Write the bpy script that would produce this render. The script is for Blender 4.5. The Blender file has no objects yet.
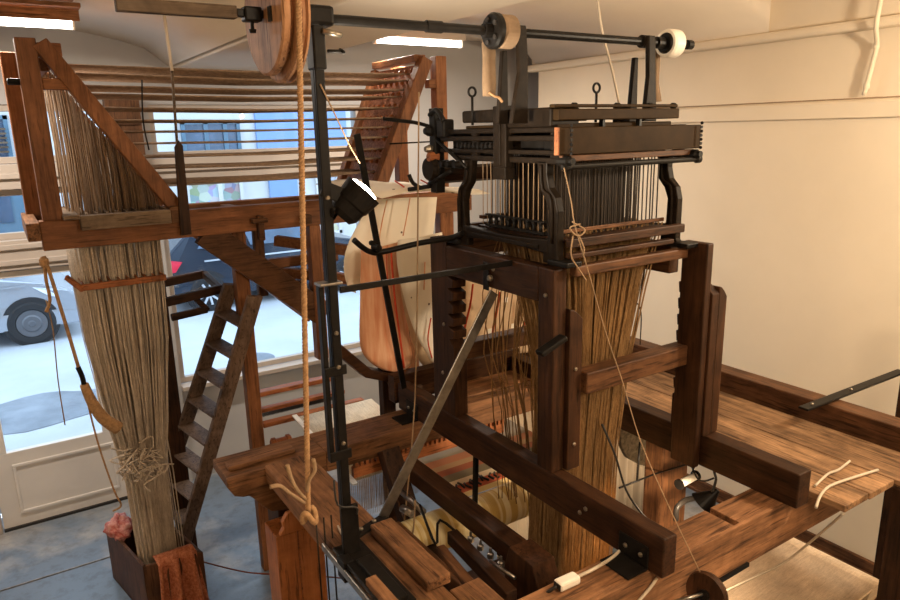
import bpy, bmesh, math, random
from mathutils import Vector, Matrix
random.seed(7)
sc = bpy.context.scene
COL = sc.collection
PI = math.pi

# ------------------------------------------------------------------ materials
def new_mat(name):
    m = bpy.data.materials.new(name)
    m.use_nodes = True
    nt = m.node_tree
    return m, nt, nt.nodes['Principled BSDF']

def ramp_between(nt, fac, c0, c1, p0=0.3, p1=0.7):
    r = nt.nodes.new('ShaderNodeValToRGB')
    r.color_ramp.elements[0].position = p0
    r.color_ramp.elements[1].position = p1
    r.color_ramp.elements[0].color = (*c0, 1)
    r.color_ramp.elements[1].color = (*c1, 1)
    nt.links.new(fac, r.inputs['Fac'])
    return r.outputs['Color']

def noise(nt, scale=(1, 1, 1), s=5.0, detail=5.0, rough=0.6, dist=0.0, offset=True):
    tc = nt.nodes.new('ShaderNodeTexCoord')
    mp = nt.nodes.new('ShaderNodeMapping')
    mp.inputs['Scale'].default_value = scale
    nt.links.new(tc.outputs['Object'], mp.inputs['Vector'])
    if offset:
        oi = nt.nodes.new('ShaderNodeObjectInfo')
        mu = nt.nodes.new('ShaderNodeMath'); mu.operation = 'MULTIPLY'; mu.inputs[1].default_value = 37.0
        nt.links.new(oi.outputs['Random'], mu.inputs[0])
        nt.links.new(mu.outputs[0], mp.inputs['Location'])
    n = nt.nodes.new('ShaderNodeTexNoise')
    n.inputs['Scale'].default_value = s
    n.inputs['Detail'].default_value = detail
    n.inputs['Roughness'].default_value = rough
    n.inputs['Distortion'].default_value = dist
    nt.links.new(mp.outputs['Vector'], n.inputs['Vector'])
    return n.outputs['Fac']

def bump(nt, b, fac, strength=0.2, dist=0.01):
    bn = nt.nodes.new('ShaderNodeBump')
    bn.inputs['Strength'].default_value = strength
    bn.inputs['Distance'].default_value = dist
    nt.links.new(fac, bn.inputs['Height'])
    nt.links.new(bn.outputs['Normal'], b.inputs['Normal'])

def tint_random(nt, col, amount=0.25):
    oi = nt.nodes.new('ShaderNodeObjectInfo')
    mr = nt.nodes.new('ShaderNodeMapRange')
    mr.inputs['To Min'].default_value = 1 - amount
    mr.inputs['To Max'].default_value = 1 + amount
    nt.links.new(oi.outputs['Random'], mr.inputs['Value'])
    hs = nt.nodes.new('ShaderNodeHueSaturation')
    nt.links.new(mr.outputs['Result'], hs.inputs['Value'])
    nt.links.new(col, hs.inputs['Color'])
    return hs.outputs['Color']

def wood(name, c0, c1, axis='Y', rough=0.5, b=0.25, s=9.0, rnd=0.18, wear=0.8, spec=0.18):
    m, nt, p = new_mat(name)
    k = {'X': (0.12, 1.6, 1.6), 'Y': (1.6, 0.12, 1.6), 'Z': (1.6, 1.6, 0.12), 'N': (1, 1, 1)}[axis]
    f = noise(nt, k, s, 7, 0.65, 0.6)
    f2 = noise(nt, tuple(v * 4 for v in k), s, 4, 0.7, 0.2)
    mx = nt.nodes.new('ShaderNodeMath'); mx.operation = 'MULTIPLY_ADD'
    mx.inputs[1].default_value = 0.45
    nt.links.new(f2, mx.inputs[0])
    ml = nt.nodes.new('ShaderNodeMath'); ml.operation = 'MULTIPLY'; ml.inputs[1].default_value = 0.6
    nt.links.new(f, ml.inputs[0]); nt.links.new(ml.outputs[0], mx.inputs[2])
    c = ramp_between(nt, mx.outputs[0], c0, c1, 0.36, 0.66)
    blot = ramp_between(nt, noise(nt, (1, 1, 1), 5.5, 5, 0.65, 0.5), (0.5, 0.47, 0.45), (1.12, 1.1, 1.08), 0.34, 0.62)
    crack = ramp_between(nt, noise(nt, tuple(v * 2.2 for v in k), s * 2.4, 3, 0.55, 0.3), (0.25, 0.22, 0.2), (1, 1, 1), 0.34, 0.44)
    for layer in (blot, crack):
        mm = nt.nodes.new('ShaderNodeMixRGB'); mm.blend_type = 'MULTIPLY'; mm.inputs['Fac'].default_value = wear
        nt.links.new(c, mm.inputs[1]); nt.links.new(layer, mm.inputs[2]); c = mm.outputs[0]
    nt.links.new(tint_random(nt, c, rnd), p.inputs['Base Color'])
    p.inputs['Roughness'].default_value = rough
    p.inputs['Specular IOR Level'].default_value = spec
    bump(nt, p, mx.outputs[0], b, 0.004)
    return m

def plain(name, c, rough=0.6, metal=0.0, var=0.12, s=6.0, b=0.0, scale=(1, 1, 1), spec=0.4):
    m, nt, p = new_mat(name)
    f = noise(nt, scale, s, 5, 0.6)
    c0 = tuple(v * (1 - var) for v in c); c1 = tuple(min(1, v * (1 + var)) for v in c)
    nt.links.new(ramp_between(nt, f, c0, c1), p.inputs['Base Color'])
    p.inputs['Roughness'].default_value = rough
    p.inputs['Metallic'].default_value = metal
    p.inputs['Specular IOR Level'].default_value = spec
    if b: bump(nt, p, f, b, 0.004)
    return m

def emit(name, c, strength):
    m = bpy.data.materials.new(name); m.use_nodes = True
    nt = m.node_tree
    nt.nodes.clear()
    e = nt.nodes.new('ShaderNodeEmission'); o = nt.nodes.new('ShaderNodeOutputMaterial')
    e.inputs['Color'].default_value = (*c, 1); e.inputs['Strength'].default_value = strength
    nt.links.new(e.outputs[0], o.inputs['Surface'])
    return m

def glass_mat(name, tint=(0.93, 0.97, 1.0), refl=0.015):
    m = bpy.data.materials.new(name); m.use_nodes = True
    nt = m.node_tree; nt.nodes.clear()
    t = nt.nodes.new('ShaderNodeBsdfTransparent'); g = nt.nodes.new('ShaderNodeBsdfGlossy')
    t.inputs['Color'].default_value = (*tint, 1); g.inputs['Roughness'].default_value = 0.02
    mx = nt.nodes.new('ShaderNodeMixShader'); mx.inputs['Fac'].default_value = refl
    o = nt.nodes.new('ShaderNodeOutputMaterial')
    nt.links.new(t.outputs[0], mx.inputs[1]); nt.links.new(g.outputs[0], mx.inputs[2])
    nt.links.new(mx.outputs[0], o.inputs['Surface'])
    return m

DK0, DK1 = (0.012, 0.0048, 0.0022), (0.072, 0.030, 0.013)
M = {}
for ax in 'XYZ':
    M['dark' + ax] = wood('dark_timber_' + ax, DK0, DK1, ax, 0.5)
    M['mid' + ax] = wood('brown_timber_' + ax, (0.045, 0.019, 0.009), (0.165, 0.075, 0.034), ax, 0.5)
    M['old' + ax] = wood('old_split_timber_' + ax, (0.06, 0.028, 0.013), (0.34, 0.165, 0.078), ax, 0.62, 0.5)
    M['draw' + ax] = wood('reddish_timber_' + ax, (0.13, 0.050, 0.02), (0.32, 0.135, 0.058), ax, 0.5, wear=.55)
    M['plank' + ax] = wood('worn_plank_' + ax, (0.055, 0.028, 0.014), (0.34, 0.195, 0.10), ax, 0.6, 0.5)
M['light_wood'] = wood('pale_wood', (0.42, 0.20, 0.09), (0.62, 0.34, 0.17), 'Z', 0.5)
M['orange_wood'] = wood('orange_wood', (0.36, 0.12, 0.035), (0.52, 0.20, 0.07), 'Z', 0.4)
M['slat'] = wood('cherry_slat', (0.25, 0.08, 0.03), (0.4, 0.15, 0.06), 'X', 0.45)
M['wheel_wood'] = wood('wheel_wood', (0.27, 0.125, 0.058), (0.50, 0.28, 0.15), 'Z', 0.55)
M['grey_wood'] = wood('grey_weathered_wood', (0.09, 0.06, 0.04), (0.22, 0.16, 0.11), 'X', 0.7)
M['ladder'] = wood('ladder_wood', (0.09, 0.055, 0.035), (0.21, 0.14, 0.10), 'Z', 0.6)
M['iron'] = plain('black_iron', (0.009, 0.0075, 0.0065), 0.4, 0.0, 0.35, 30, 0.15, spec=0.12)
M['cast'] = plain('cast_iron', (0.013, 0.0085, 0.0055), 0.45, 0.0, 0.35, 40, 0.25, spec=0.08)
M['board'] = plain('dark_painted_board', (0.030, 0.017, 0.0075), 0.5, 0.0, 0.3, 12, 0.05, spec=0.04)
M['steel'] = plain('worn_steel', (0.30, 0.27, 0.24), 0.28, 0.9, 0.3, 25)
M['bolt'] = plain('bright_bolt', (0.26, 0.22, 0.17), 0.35, 0.85, 0.2, 40)
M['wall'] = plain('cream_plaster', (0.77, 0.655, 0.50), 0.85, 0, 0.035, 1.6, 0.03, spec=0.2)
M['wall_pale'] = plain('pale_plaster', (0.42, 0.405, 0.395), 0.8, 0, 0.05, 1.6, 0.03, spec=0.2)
M['ceil'] = plain('ceiling_plaster', (0.70, 0.60, 0.49), 0.85, 0, 0.04, 1.2, spec=0.2)
M['frame'] = plain('beige_frame_paint', (0.43, 0.365, 0.31), 0.5, 0, 0.05, 3, spec=0.3)
M['door'] = plain('white_door_paint', (0.66, 0.62, 0.58), 0.45, 0, 0.04, 3, spec=0.3)
M['glass'] = glass_mat('window_glass')
M['tube'] = emit('fluorescent_tube', (1.0, 0.93, 0.84), 9)
M['lampglow'] = emit('lamp_bulb_glow', (1.0, 0.90, 0.74), 30)
M['lampglow2'] = emit('small_lamp_glow', (1.0, 0.82, 0.55), 6)
M['curtain'] = plain('cream_cloth', (0.78, 0.66, 0.52), 0.9, 0, 0.06, 4, spec=0.1)
M['pad'] = plain('mottled_felt', (0.32, 0.27, 0.20), 0.9, 0, 0.5, 40, spec=0.1)
M['flat_iron'] = plain('rubbed_flat_iron', (0.13, 0.115, 0.10), 0.3, 0.9, 0.4, 18)
M['rope'] = plain('sisal_rope', (0.38, 0.225, 0.115), 0.85, 0, 0.3, 60, 0.4, spec=0.1)
M['twine'] = plain('linen_twine', (0.30, 0.20, 0.12), 0.9, 0, 0.2, 40, spec=0.1)
M['cable'] = plain('cream_cable', (0.50, 0.42, 0.32), 0.5)
M['dark_cable'] = plain('black_cable', (0.02, 0.017, 0.015), 0.5)
M['red'] = plain('red_lacing', (0.55, 0.06, 0.02), 0.8)
M['rust'] = plain('rust_red_cable', (0.16, 0.035, 0.015), 0.7)
M['white_plastic'] = plain('white_plastic', (0.82, 0.76, 0.66), 0.4)
M['cord_grey'] = plain('tail_cord', (0.28, 0.195, 0.135), 0.85, 0, 0.25, 30, spec=0.1)
M['belt'] = plain('canvas_belt', (0.20, 0.135, 0.085), 0.8, 0, 0.2, 20, spec=0.1)

def thread_mat(name, c0, c1, axis='Z', s=60, rough=0.75):
    return wood(name, c0, c1, axis, rough, 0.4, s, 0.05, 0.4, 0.1)
M['harness'] = thread_mat('golden_harness', (0.14, 0.073, 0.028), (0.50, 0.31, 0.145))
M['needle'] = plain('dark_hook_wire', (0.022, 0.014, 0.009), 0.45, 0.2, 0.4, 25, spec=0.2)
M['grey_thread'] = thread_mat('grey_linen', (0.32, 0.26, 0.20), (0.76, 0.66, 0.55))
M['dim_thread'] = thread_mat('brown_linen', (0.16, 0.10, 0.06), (0.42, 0.29, 0.19))
M['warp'] = thread_mat('cream_warp', (0.62, 0.52, 0.38), (0.86, 0.76, 0.60), 'Y')
M['warpX'] = thread_mat('tan_warp', (0.60, 0.46, 0.33), (0.84, 0.70, 0.55), 'X')

# paper with small dark marks
m, nt, p = new_mat('pattern_paper')
f = noise(nt, (1, 1, 1), 3, 3)
vo = nt.nodes.new('ShaderNodeTexVoronoi'); vo.inputs['Scale'].default_value = 9
tc = nt.nodes.new('ShaderNodeTexCoord'); nt.links.new(tc.outputs['Object'], vo.inputs['Vector'])
lt = nt.nodes.new('ShaderNodeMath'); lt.operation = 'LESS_THAN'; lt.inputs[1].default_value = 0.085
nt.links.new(vo.outputs['Distance'], lt.inputs[0])
base = ramp_between(nt, f, (0.82, 0.73, 0.60), (0.88, 0.81, 0.69))
mx = nt.nodes.new('ShaderNodeMixRGB'); nt.links.new(lt.outputs[0], mx.inputs['Fac'])
nt.links.new(base, mx.inputs[1]); mx.inputs[2].default_value = (0.12, 0.06, 0.03, 1)
nt.links.new(mx.outputs[0], p.inputs['Base Color']); p.inputs['Roughness'].default_value = 0.75
M['paper'] = m
m, nt, p = new_mat('red_bounce_card')
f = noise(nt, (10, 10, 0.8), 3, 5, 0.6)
nt.links.new(ramp_between(nt, f, (0.62, 0.20, 0.08), (0.80, 0.48, 0.30), 0.3, 0.65), p.inputs['Base Color'])  # red bounce light on the inner card face, put into the colour
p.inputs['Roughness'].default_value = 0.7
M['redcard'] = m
M['tan_card'] = plain('tan_card', (0.62, 0.45, 0.29), 0.8, 0, 0.12, 9)

# blue-grey concrete floor with worn patches
m, nt, p = new_mat('worn_blue_floor')
f = noise(nt, (1, 1, 1), 1.1, 8, 0.62, 0.4, False)
f2 = noise(nt, (1, 1, 1), 9, 6, 0.7, 0, False)
c = ramp_between(nt, f, (0.155, 0.20, 0.255), (0.34, 0.33, 0.32), 0.47, 0.60)
c2 = ramp_between(nt, f2, (0.55, 0.5, 0.46), (1, 1, 1), 0.36, 0.52)
mx = nt.nodes.new('ShaderNodeMixRGB'); mx.blend_type = 'MULTIPLY'; mx.inputs['Fac'].default_value = 0.55
nt.links.new(c, mx.inputs[1]); nt.links.new(c2, mx.inputs[2])
nt.links.new(mx.outputs[0], p.inputs['Base Color']); p.inputs['Roughness'].default_value = 0.33
M['floor'] = m
# striped woven cloth
m, nt, p = new_mat('striped_cloth')
tc = nt.nodes.new('ShaderNodeTexCoord'); sp = nt.nodes.new('ShaderNodeSeparateXYZ')
nt.links.new(tc.outputs['Object'], sp.inputs[0])
cr = nt.nodes.new('ShaderNodeValToRGB'); cr.color_ramp.interpolation = 'CONSTANT'
mr = nt.nodes.new('ShaderNodeMapRange'); mr.inputs['From Min'].default_value = 2.60; mr.inputs['From Max'].default_value = 3.6
nt.links.new(sp.outputs['Y'], mr.inputs['Value']); nt.links.new(mr.outputs[0], cr.inputs['Fac'])
els = cr.color_ramp.elements
els[0].position = 0; els[0].color = (0.75, 0.55, 0.25, 1)
els[1].position = 0.04; els[1].color = (0.5, 0.10, 0.04, 1)
for pos, cc in ((0.12, (0.72, 0.58, 0.4)), (0.17, (0.20, 0.17, 0.10)), (0.24, (0.35, 0.10, 0.04)), (0.30, (0.50, 0.30, 0.14)), (0.35, (0.55, 0.21, 0.09)), (0.42, (0.42, 0.33, 0.22)), (0.8, (0.55, 0.44, 0.30))):
    e = els.new(pos); e.color = (*cc, 1)
nt.links.new(cr.outputs[0], p.inputs['Base Color']); p.inputs['Roughness'].default_value = 0.7
M['cloth'] = m
m, nt, p = new_mat('gold_striped_cloth')
f = noise(nt, (14, 0.4, 0.4), 3, 2, 0.5, 0, False)
nt.links.new(ramp_between(nt, f, (0.60, 0.40, 0.12), (0.82, 0.70, 0.42), 0.42, 0.58), p.inputs['Base Color'])
p.inputs['Roughness'].default_value = 0.4
M['gold'] = m
m, nt, p = new_mat('orange_brocade')
f = noise(nt, (1, 1, 1), 55, 4, 0.7)
nt.links.new(ramp_between(nt, f, (0.30, 0.075, 0.025), (0.52, 0.19, 0.09), 0.4, 0.62), p.inputs['Base Color'])
p.inputs['Roughness'].default_value = 0.8
M['brocade'] = m
m, nt, p = new_mat('pink_rag')
f = noise(nt, (1, 1, 1), 22, 4, 0.7)
nt.links.new(ramp_between(nt, f, (0.40, 0.07, 0.06), (0.62, 0.30, 0.25), 0.4, 0.6), p.inputs['Base Color'])
p.inputs['Roughness'].default_value = 0.85
M['pink'] = m
# copper-textured pulley panel
m, nt, p = new_mat('pulley_panel')
f = noise(nt, (1, 1, 1), 60, 3, 0.8)
nt.links.new(ramp_between(nt, f, (0.16, 0.05, 0.02), (0.40, 0.17, 0.09), 0.4, 0.6), p.inputs['Base Color'])
p.inputs['Roughness'].default_value = 0.5
M['pulleys'] = m
# outside
M['asphalt'] = plain('pale_street', (0.50, 0.52, 0.55), 0.8, 0, 0.12, 0.8, spec=0.2)
M['asphalt_dark'] = plain('street_patch', (0.24, 0.26, 0.29), 0.8, 0, 0.25, 2.5, spec=0.2)
M['stucco'] = plain('white_stucco', (0.62, 0.60, 0.58), 0.9, 0, 0.05, 1, spec=0.1)
M['bluepanel'] = plain('pale_blue_panel', (0.22, 0.33, 0.58), 0.7, 0, 0.05, 1)
M['slate_blue'] = plain('slate_blue_door', (0.10, 0.17, 0.23), 0.6, 0, 0.1, 2)
M['darkglass'] = plain('dark_window', (0.06, 0.10, 0.16), 0.12, 0, 0.3, 2, spec=0.6)
M['silver'] = plain('silver_car_paint', (0.40, 0.42, 0.46), 0.25, 0.5, 0.03, 2)
M['navy'] = plain('navy_car_paint', (0.025, 0.034, 0.052), 0.18, 0.2, 0.05, 2)
M['tyre'] = plain('tyre_rubber', (0.018, 0.018, 0.02), 0.75)
M['alloy'] = plain('alloy_wheel', (0.62, 0.64, 0.68), 0.3, 0.5, 0.05)
M['steelwheel'] = plain('steel_wheel', (0.13, 0.13, 0.14), 0.4, 0.5, 0.1)
M['taillight'] = plain('tail_light_red', (0.62, 0.02, 0.05), 0.2, 0, 0.2, 8)
M['headlight'] = plain('headlight_clear', (0.72, 0.76, 0.82), 0.15, 0, 0.2, 12)
def shopmix():
    m, nt, p = new_mat('shop_display')
    vo = nt.nodes.new('ShaderNodeTexVoronoi'); vo.inputs['Scale'].default_value = 5
    tc = nt.nodes.new('ShaderNodeTexCoord'); nt.links.new(tc.outputs['Object'], vo.inputs['Vector'])
    hs = nt.nodes.new('ShaderNodeHueSaturation'); hs.inputs['Saturation'].default_value = 0.45; hs.inputs['Value'].default_value = 0.6
    nt.links.new(vo.outputs['Color'], hs.inputs['Color']); nt.links.new(hs.outputs[0], p.inputs['Base Color'])
    return m
M['shop'] = shopmix()

# ------------------------------------------------------------------ geometry helpers
class B:
    """Collects vertices and faces of one part."""
    def __init__(s): s.v = []; s.f = []; s.sm = []
    def add(s, vs, fs, smooth=False):
        o = len(s.v); s.v += [tuple(v) for v in vs]
        s.f += [tuple(i + o for i in f) for f in fs]; s.sm += [smooth] * len(fs); return s
    def box(s, x0, x1, y0, y1, z0, z1):
        v = [(x, y, z) for z in (z0, z1) for y in (y0, y1) for x in (x0, x1)]
        return s.add(v, [(0, 2, 3, 1), (4, 5, 7, 6), (0, 1, 5, 4), (2, 6, 7, 3), (0, 4, 6, 2), (1, 3, 7, 5)])
    def bar(s, a, b, w, h, up=(0, 0, 1)):
        a = Vector(a); b = Vector(b); d = (b - a).normalized(); u = Vector(up)
        r = d.cross(u)
        if r.length < 1e-4: r = d.cross(Vector((1, 0, 0)))
        r.normalize(); u = r.cross(d).normalized()
        v = []
        for p in (a, b):
            for i, j in ((-1, -1), (1, -1), (1, 1), (-1, 1)): v.append(p + r * (i * w / 2) + u * (j * h / 2))
        return s.add(v, [(0, 1, 2, 3), (7, 6, 5, 4), (0, 4, 5, 1), (1, 5, 6, 2), (2, 6, 7, 3), (3, 7, 4, 0)])
    def tube(s, pts, r, n=6, cap=True, r1=None):
        pts = [Vector(p) for p in pts]; k = len(pts); vs = []; prev = None
        for i, p in enumerate(pts):
            d = (pts[min(i + 1, k - 1)] - pts[max(i - 1, 0)])
            d = d.normalized() if d.length > 1e-9 else Vector((0, 0, 1))
            if prev is None:
                q = Vector((0, 0, 1)) if abs(d.z) < 0.9 else Vector((1, 0, 0)); a = d.cross(q).normalized()
            else:
                a = prev - d * prev.dot(d)
                a = a.normalized() if a.length > 1e-6 else d.orthogonal().normalized()
            prev = a; b = d.cross(a)
            rr = r if r1 is None else r + (r1 - r) * i / max(1, k - 1)
            for j in range(n):
                t = 2 * PI * j / n; vs.append(p + a * (rr * math.cos(t)) + b * (rr * math.sin(t)))
        fs = [(i * n + j, i * n + (j + 1) % n, (i + 1) * n + (j + 1) % n, (i + 1) * n + j) for i in range(k - 1) for j in range(n)]
        s.add(vs, fs, n > 4)
        if cap and n > 2:
            o = len(s.v) - len(vs)
            s.f += [tuple(o + j for j in range(n))[::-1], tuple(o + (k - 1) * n + j for j in range(n))]; s.sm += [False, False]
        return s
    def lathe(s, c, ax, prof, n=32):
        """prof: (distance along ax, radius) pairs; closed by caps where radius > 0."""
        c = Vector(c); ax = Vector(ax).normalized(); a = ax.orthogonal().normalized(); b = ax.cross(a); vs = []
        for t, r in prof:
            for j in range(n):
                q = 2 * PI * j / n; vs.append(c + ax * t + a * (r * math.cos(q)) + b * (r * math.sin(q)))
        k = len(prof)
        fs = [(i * n + j, i * n + (j + 1) % n, (i + 1) * n + (j + 1) % n, (i + 1) * n + j) for i in range(k - 1) for j in range(n)]
        fs += [tuple(range(n))[::-1], tuple((k - 1) * n + j for j in range(n))]
        return s.add(vs, fs)
    def prism(s, poly, off):
        """Extrude the planar 3D polygon by the vector off."""
        off = Vector(off); n = len(poly); a = [Vector(p) for p in poly]; vs = a + [p + off for p in a]
        fs = [tuple(range(n)), tuple(range(2 * n - 1, n - 1, -1))] + [(i, i + n, (i + 1) % n + n, (i + 1) % n) for i in range(n)]
        return s.add(vs, fs)
    def sheet(s, rows, th=0.0015, smooth=True):
        """rows: lists of points; a thin two-sided sheet with thickness."""
        n = len(rows); k = len(rows[0]); P = [[Vector(p) for p in r] for r in rows]; top = []; bot = []
        for i in range(n):
            for j in range(k):
                du = P[min(i + 1, n - 1)][j] - P[max(i - 1, 0)][j]; dv = P[i][min(j + 1, k - 1)] - P[i][max(j - 1, 0)]
                nn = du.cross(dv); nn = nn.normalized() if nn.length > 1e-9 else Vector((0, 0, 1))
                top.append(P[i][j] + nn * th / 2); bot.append(P[i][j] - nn * th / 2)
        N = n * k
        fs = [(i * k + j, i * k + j + 1, (i + 1) * k + j + 1, (i + 1) * k + j) for i in range(n - 1) for j in range(k - 1)]
        fs += [tuple(N + q for q in f[::-1]) for f in fs]
        bd = [j for j in range(k)] + [i * k + k - 1 for i in range(1, n)] + [(n - 1) * k + j for j in range(k - 2, -1, -1)] + [i * k for i in range(n - 2, 0, -1)]
        fs += [(bd[q], N + bd[q], N + bd[(q + 1) % len(bd)], bd[(q + 1) % len(bd)]) for q in range(len(bd))]
        return s.add(top + bot, fs, smooth)
    def build(s, name, mat, parent=None, bevel=0.0, recalc=True):
        me = bpy.data.meshes.new(name); me.from_pydata(s.v, [], s.f); me.update()
        me.polygons.foreach_set('use_smooth', s.sm)
        if recalc:
            bm = bmesh.new(); bm.from_mesh(me); bmesh.ops.recalc_face_normals(bm, faces=bm.faces); bm.to_mesh(me); bm.free()
        o = bpy.data.objects.new(name, me); COL.objects.link(o); me.materials.append(mat)
        if parent is not None:
            o.parent = parent
            loc = ROOT.get(parent.name)
            o.matrix_parent_inverse = Matrix.Translation(-loc) if loc is not None else Matrix.Identity(4)
        if bevel:
            md = o.modifiers.new('Bevel', 'BEVEL'); md.width = bevel; md.segments = 2; md.limit_method = 'ANGLE'; md.angle_limit = math.radians(40)
        return o
ROOT = {}
def thing(name, label, cat, loc, group=None):
    o = bpy.data.objects.new(name, None); COL.objects.link(o); o.location = loc; o.empty_display_size = 0.1
    ROOT[o.name] = Vector(loc); o['label'] = label; o['category'] = cat
    if group: o['group'] = group
    return o
def tag(o, label, cat, group=None, kind=None):
    o['label'] = label; o['category'] = cat
    if group: o['group'] = group
    if kind: o['kind'] = kind
    return o
def struct(o):
    o['kind'] = 'structure'; return o
def bez(pts, n=8):
    """Smooth curve through the points."""
    P = [Vector(p) for p in pts]
    if len(P) < 3: return P
    out = []
    for i in range(len(P) - 1):
        p0 = P[max(i - 1, 0)]; p1 = P[i]; p2 = P[i + 1]; p3 = P[min(i + 2, len(P) - 1)]
        for k in range(n):
            t = k / n
            out.append(0.5 * ((2 * p1) + (p2 - p0) * t + (2 * p0 - 5 * p1 + 4 * p2 - p3) * t * t + (3 * p1 - p0 - 3 * p2 + p3) * t ** 3))
    out.append(P[-1]); return out
def bolt_parts(parent, pts, ax, r, mat='bolt', name='bolt'):
    for p in pts: bolts(B(), [p], ax, r).build(name, M[mat], parent)
def lerp(a, b, t): return Vector(a) * (1 - t) + Vector(b) * t
def bolts(bs, pts, ax, r=0.012, h=0.008):
    for p in pts: bs.lathe(p, ax, [(0, r), (h * 0.6, r), (h, r * 0.6)], 10)
    return bs

# ------------------------------------------------------------------ camera
cd = bpy.data.cameras.new('camera'); cam = bpy.data.objects.new('camera', cd); COL.objects.link(cam)
cd.sensor_width = 36; cd.lens = 691.37 * 36 / 900; cd.clip_start = 0.05; cd.clip_end = 200
yaw, pitch, roll = 0.571388, 0.2401976, -0.0224146
Fw = Vector((math.sin(yaw) * math.cos(pitch), math.cos(yaw) * math.cos(pitch), -math.sin(pitch)))
Rt = Vector((math.cos(yaw), -math.sin(yaw), 0)); Up = Rt.cross(Fw)
R2 = Rt * math.cos(roll) + Up * math.sin(roll); U2 = -Rt * math.sin(roll) + Up * math.cos(roll)
mw = Matrix(((R2.x, U2.x, -Fw.x, 0), (R2.y, U2.y, -Fw.y, 0), (R2.z, U2.z, -Fw.z, 3.1), (0, 0, 0, 1)))
cam.matrix_world = mw
sc.camera = cam
sc.view_settings.view_transform = 'Standard'; sc.view_settings.look = 'None'
sc.view_settings.gamma = 1; sc.view_settings.use_curve_mapping = False

# ------------------------------------------------------------------ the room
RX = 4.75                                                     # right wall
struct(B().box(-2.2, 5.6, -3.2, 6.5, -0.12, 0).build('floor', M['floor']))
struct(B().box(-2.2, 5.6, -3.2, 6.6, 4.0, 4.12).build('ceiling', M['ceil']))
struct(B().box(RX, RX + 0.4, -3.2, 5.64, 0, 4.0).build('wall_right', M['wall']))
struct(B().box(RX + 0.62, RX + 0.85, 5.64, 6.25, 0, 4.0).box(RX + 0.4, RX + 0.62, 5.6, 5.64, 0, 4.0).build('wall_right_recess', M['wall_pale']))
struct(B().box(-2.35, -2.2, -3.2, 6.6, 0, 4.0).build('wall_left', M['wall']))
struct(B().box(-2.2, 5.6, -3.35, -3.2, 0, 4.0).build('wall_back', M['wall']))
# window wall with door opening, tall transom and a wide shop window
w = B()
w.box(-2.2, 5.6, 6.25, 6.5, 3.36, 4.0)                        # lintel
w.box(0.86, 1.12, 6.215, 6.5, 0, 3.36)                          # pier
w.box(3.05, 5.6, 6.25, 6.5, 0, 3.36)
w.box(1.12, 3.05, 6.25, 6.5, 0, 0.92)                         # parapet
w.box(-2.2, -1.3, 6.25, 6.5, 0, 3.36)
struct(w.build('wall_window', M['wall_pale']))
struct(B().box(1.12, 3.05, 6.14, 6.26, 0.90, 0.94).build('trim_1', M['frame'], bevel=0.004))
# door head and transom bars
t = B().box(-1.3, 0.86, 6.2, 6.34, 2.13, 2.36).box(-1.3, 0.86, 6.18, 6.36, 2.17, 2.21).box(-1.3, 0.86, 6.18, 6.36, 2.29, 2.33)
struct(t.build('trim_2', M['frame'], bevel=0.005))
t = B().box(-1.3, 3.05, 6.2, 6.34, 2.742, 2.928).box(-1.3, 3.05, 6.17, 6.36, 2.82, 2.86)
struct(t.build('trim_3', M['frame'], bevel=0.005))
struct(B().box(-0.46, -0.37, 6.2, 6.34, 0, 2.13).box(0.66, 0.86, 6.2, 6.34, 0, 2.13).build('trim_4', M['frame'], bevel=0.005))
struct(B().box(-1.3, -0.46, 6.22, 6.32, 0, 0.62).build('trim_5', M['door'], bevel=0.005))
d = B().box(-0.36, 0.655, 6.24, 6.30, 0.01, 0.66).box(-0.36, -0.25, 6.24, 6.30, 0.66, 2.12).box(0.45, 0.655, 6.24, 6.30, 0.66, 2.12).box(-0.25, 0.45, 6.24, 6.30, 2.07, 2.12)
# framed bottom panel
for a in ((-0.23, 0.52, 0.12, 0.145), (-0.23, 0.52, 0.53, 0.555), (-0.23, -0.205, 0.145, 0.53), (0.495, 0.52, 0.145, 0.53)):
    d.box(a[0], a[1], 6.225, 6.245, a[2], a[3])
dr = struct(d.build('door_1', M['door'], bevel=0.004))
B().box(-0.25, 0.45, 6.265, 6.275, 0.66, 2.07).build('pane', M['glass'], dr)
B().box(-0.36, 0.655, 6.215, 6.24, 0.0, 0.02).build('weather_bar', M['dark_cable'], dr)
def window(n, x0, x1, z0, z1, mull):
    f = B()
    for (a, b, c, e) in [(x0, x1, z0, z0 + .05), (x0, x1, z1 - .05, z1), (x0, x0 + .05, z0 + .05, z1 - .05), (x1 - .05, x1, z0 + .05, z1 - .05)] + [(q - .03, q + .03, z0 + .05, z1 - .05) for q in mull]:
        f.box(a, b, 6.27, 6.33, c, e)
    o = struct(f.build('window_%d' % n, M['frame'], bevel=0.004))
    B().box(x0 + .05, x1 - .05, 6.295, 6.303, z0 + .05, z1 - .05).build('pane', M['glass'], o)
window(1, 1.12, 3.05, 0.94, 2.74, [])
window(2, 1.12, 3.05, 2.93, 3.36, [])
window(3, -1.3, 0.86, 2.36, 2.74, [])
window(4, -1.3, 0.86, 2.93, 3.36, [])
window(5, -1.3, -0.46, 0.62, 2.13, [])
# box beam down the ceiling, with a moulded bead along its top
b = B().box(1.36, 2.06, 1.0, 6.25, 3.64, 4.0)
struct(b.build('ceiling_beam', M['ceil'], bevel=0.01))
struct(B().box(1.33, 1.36, 1.0, 6.25, 3.87, 3.91).build('trim_6', M['ceil'], bevel=0.006))
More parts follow.
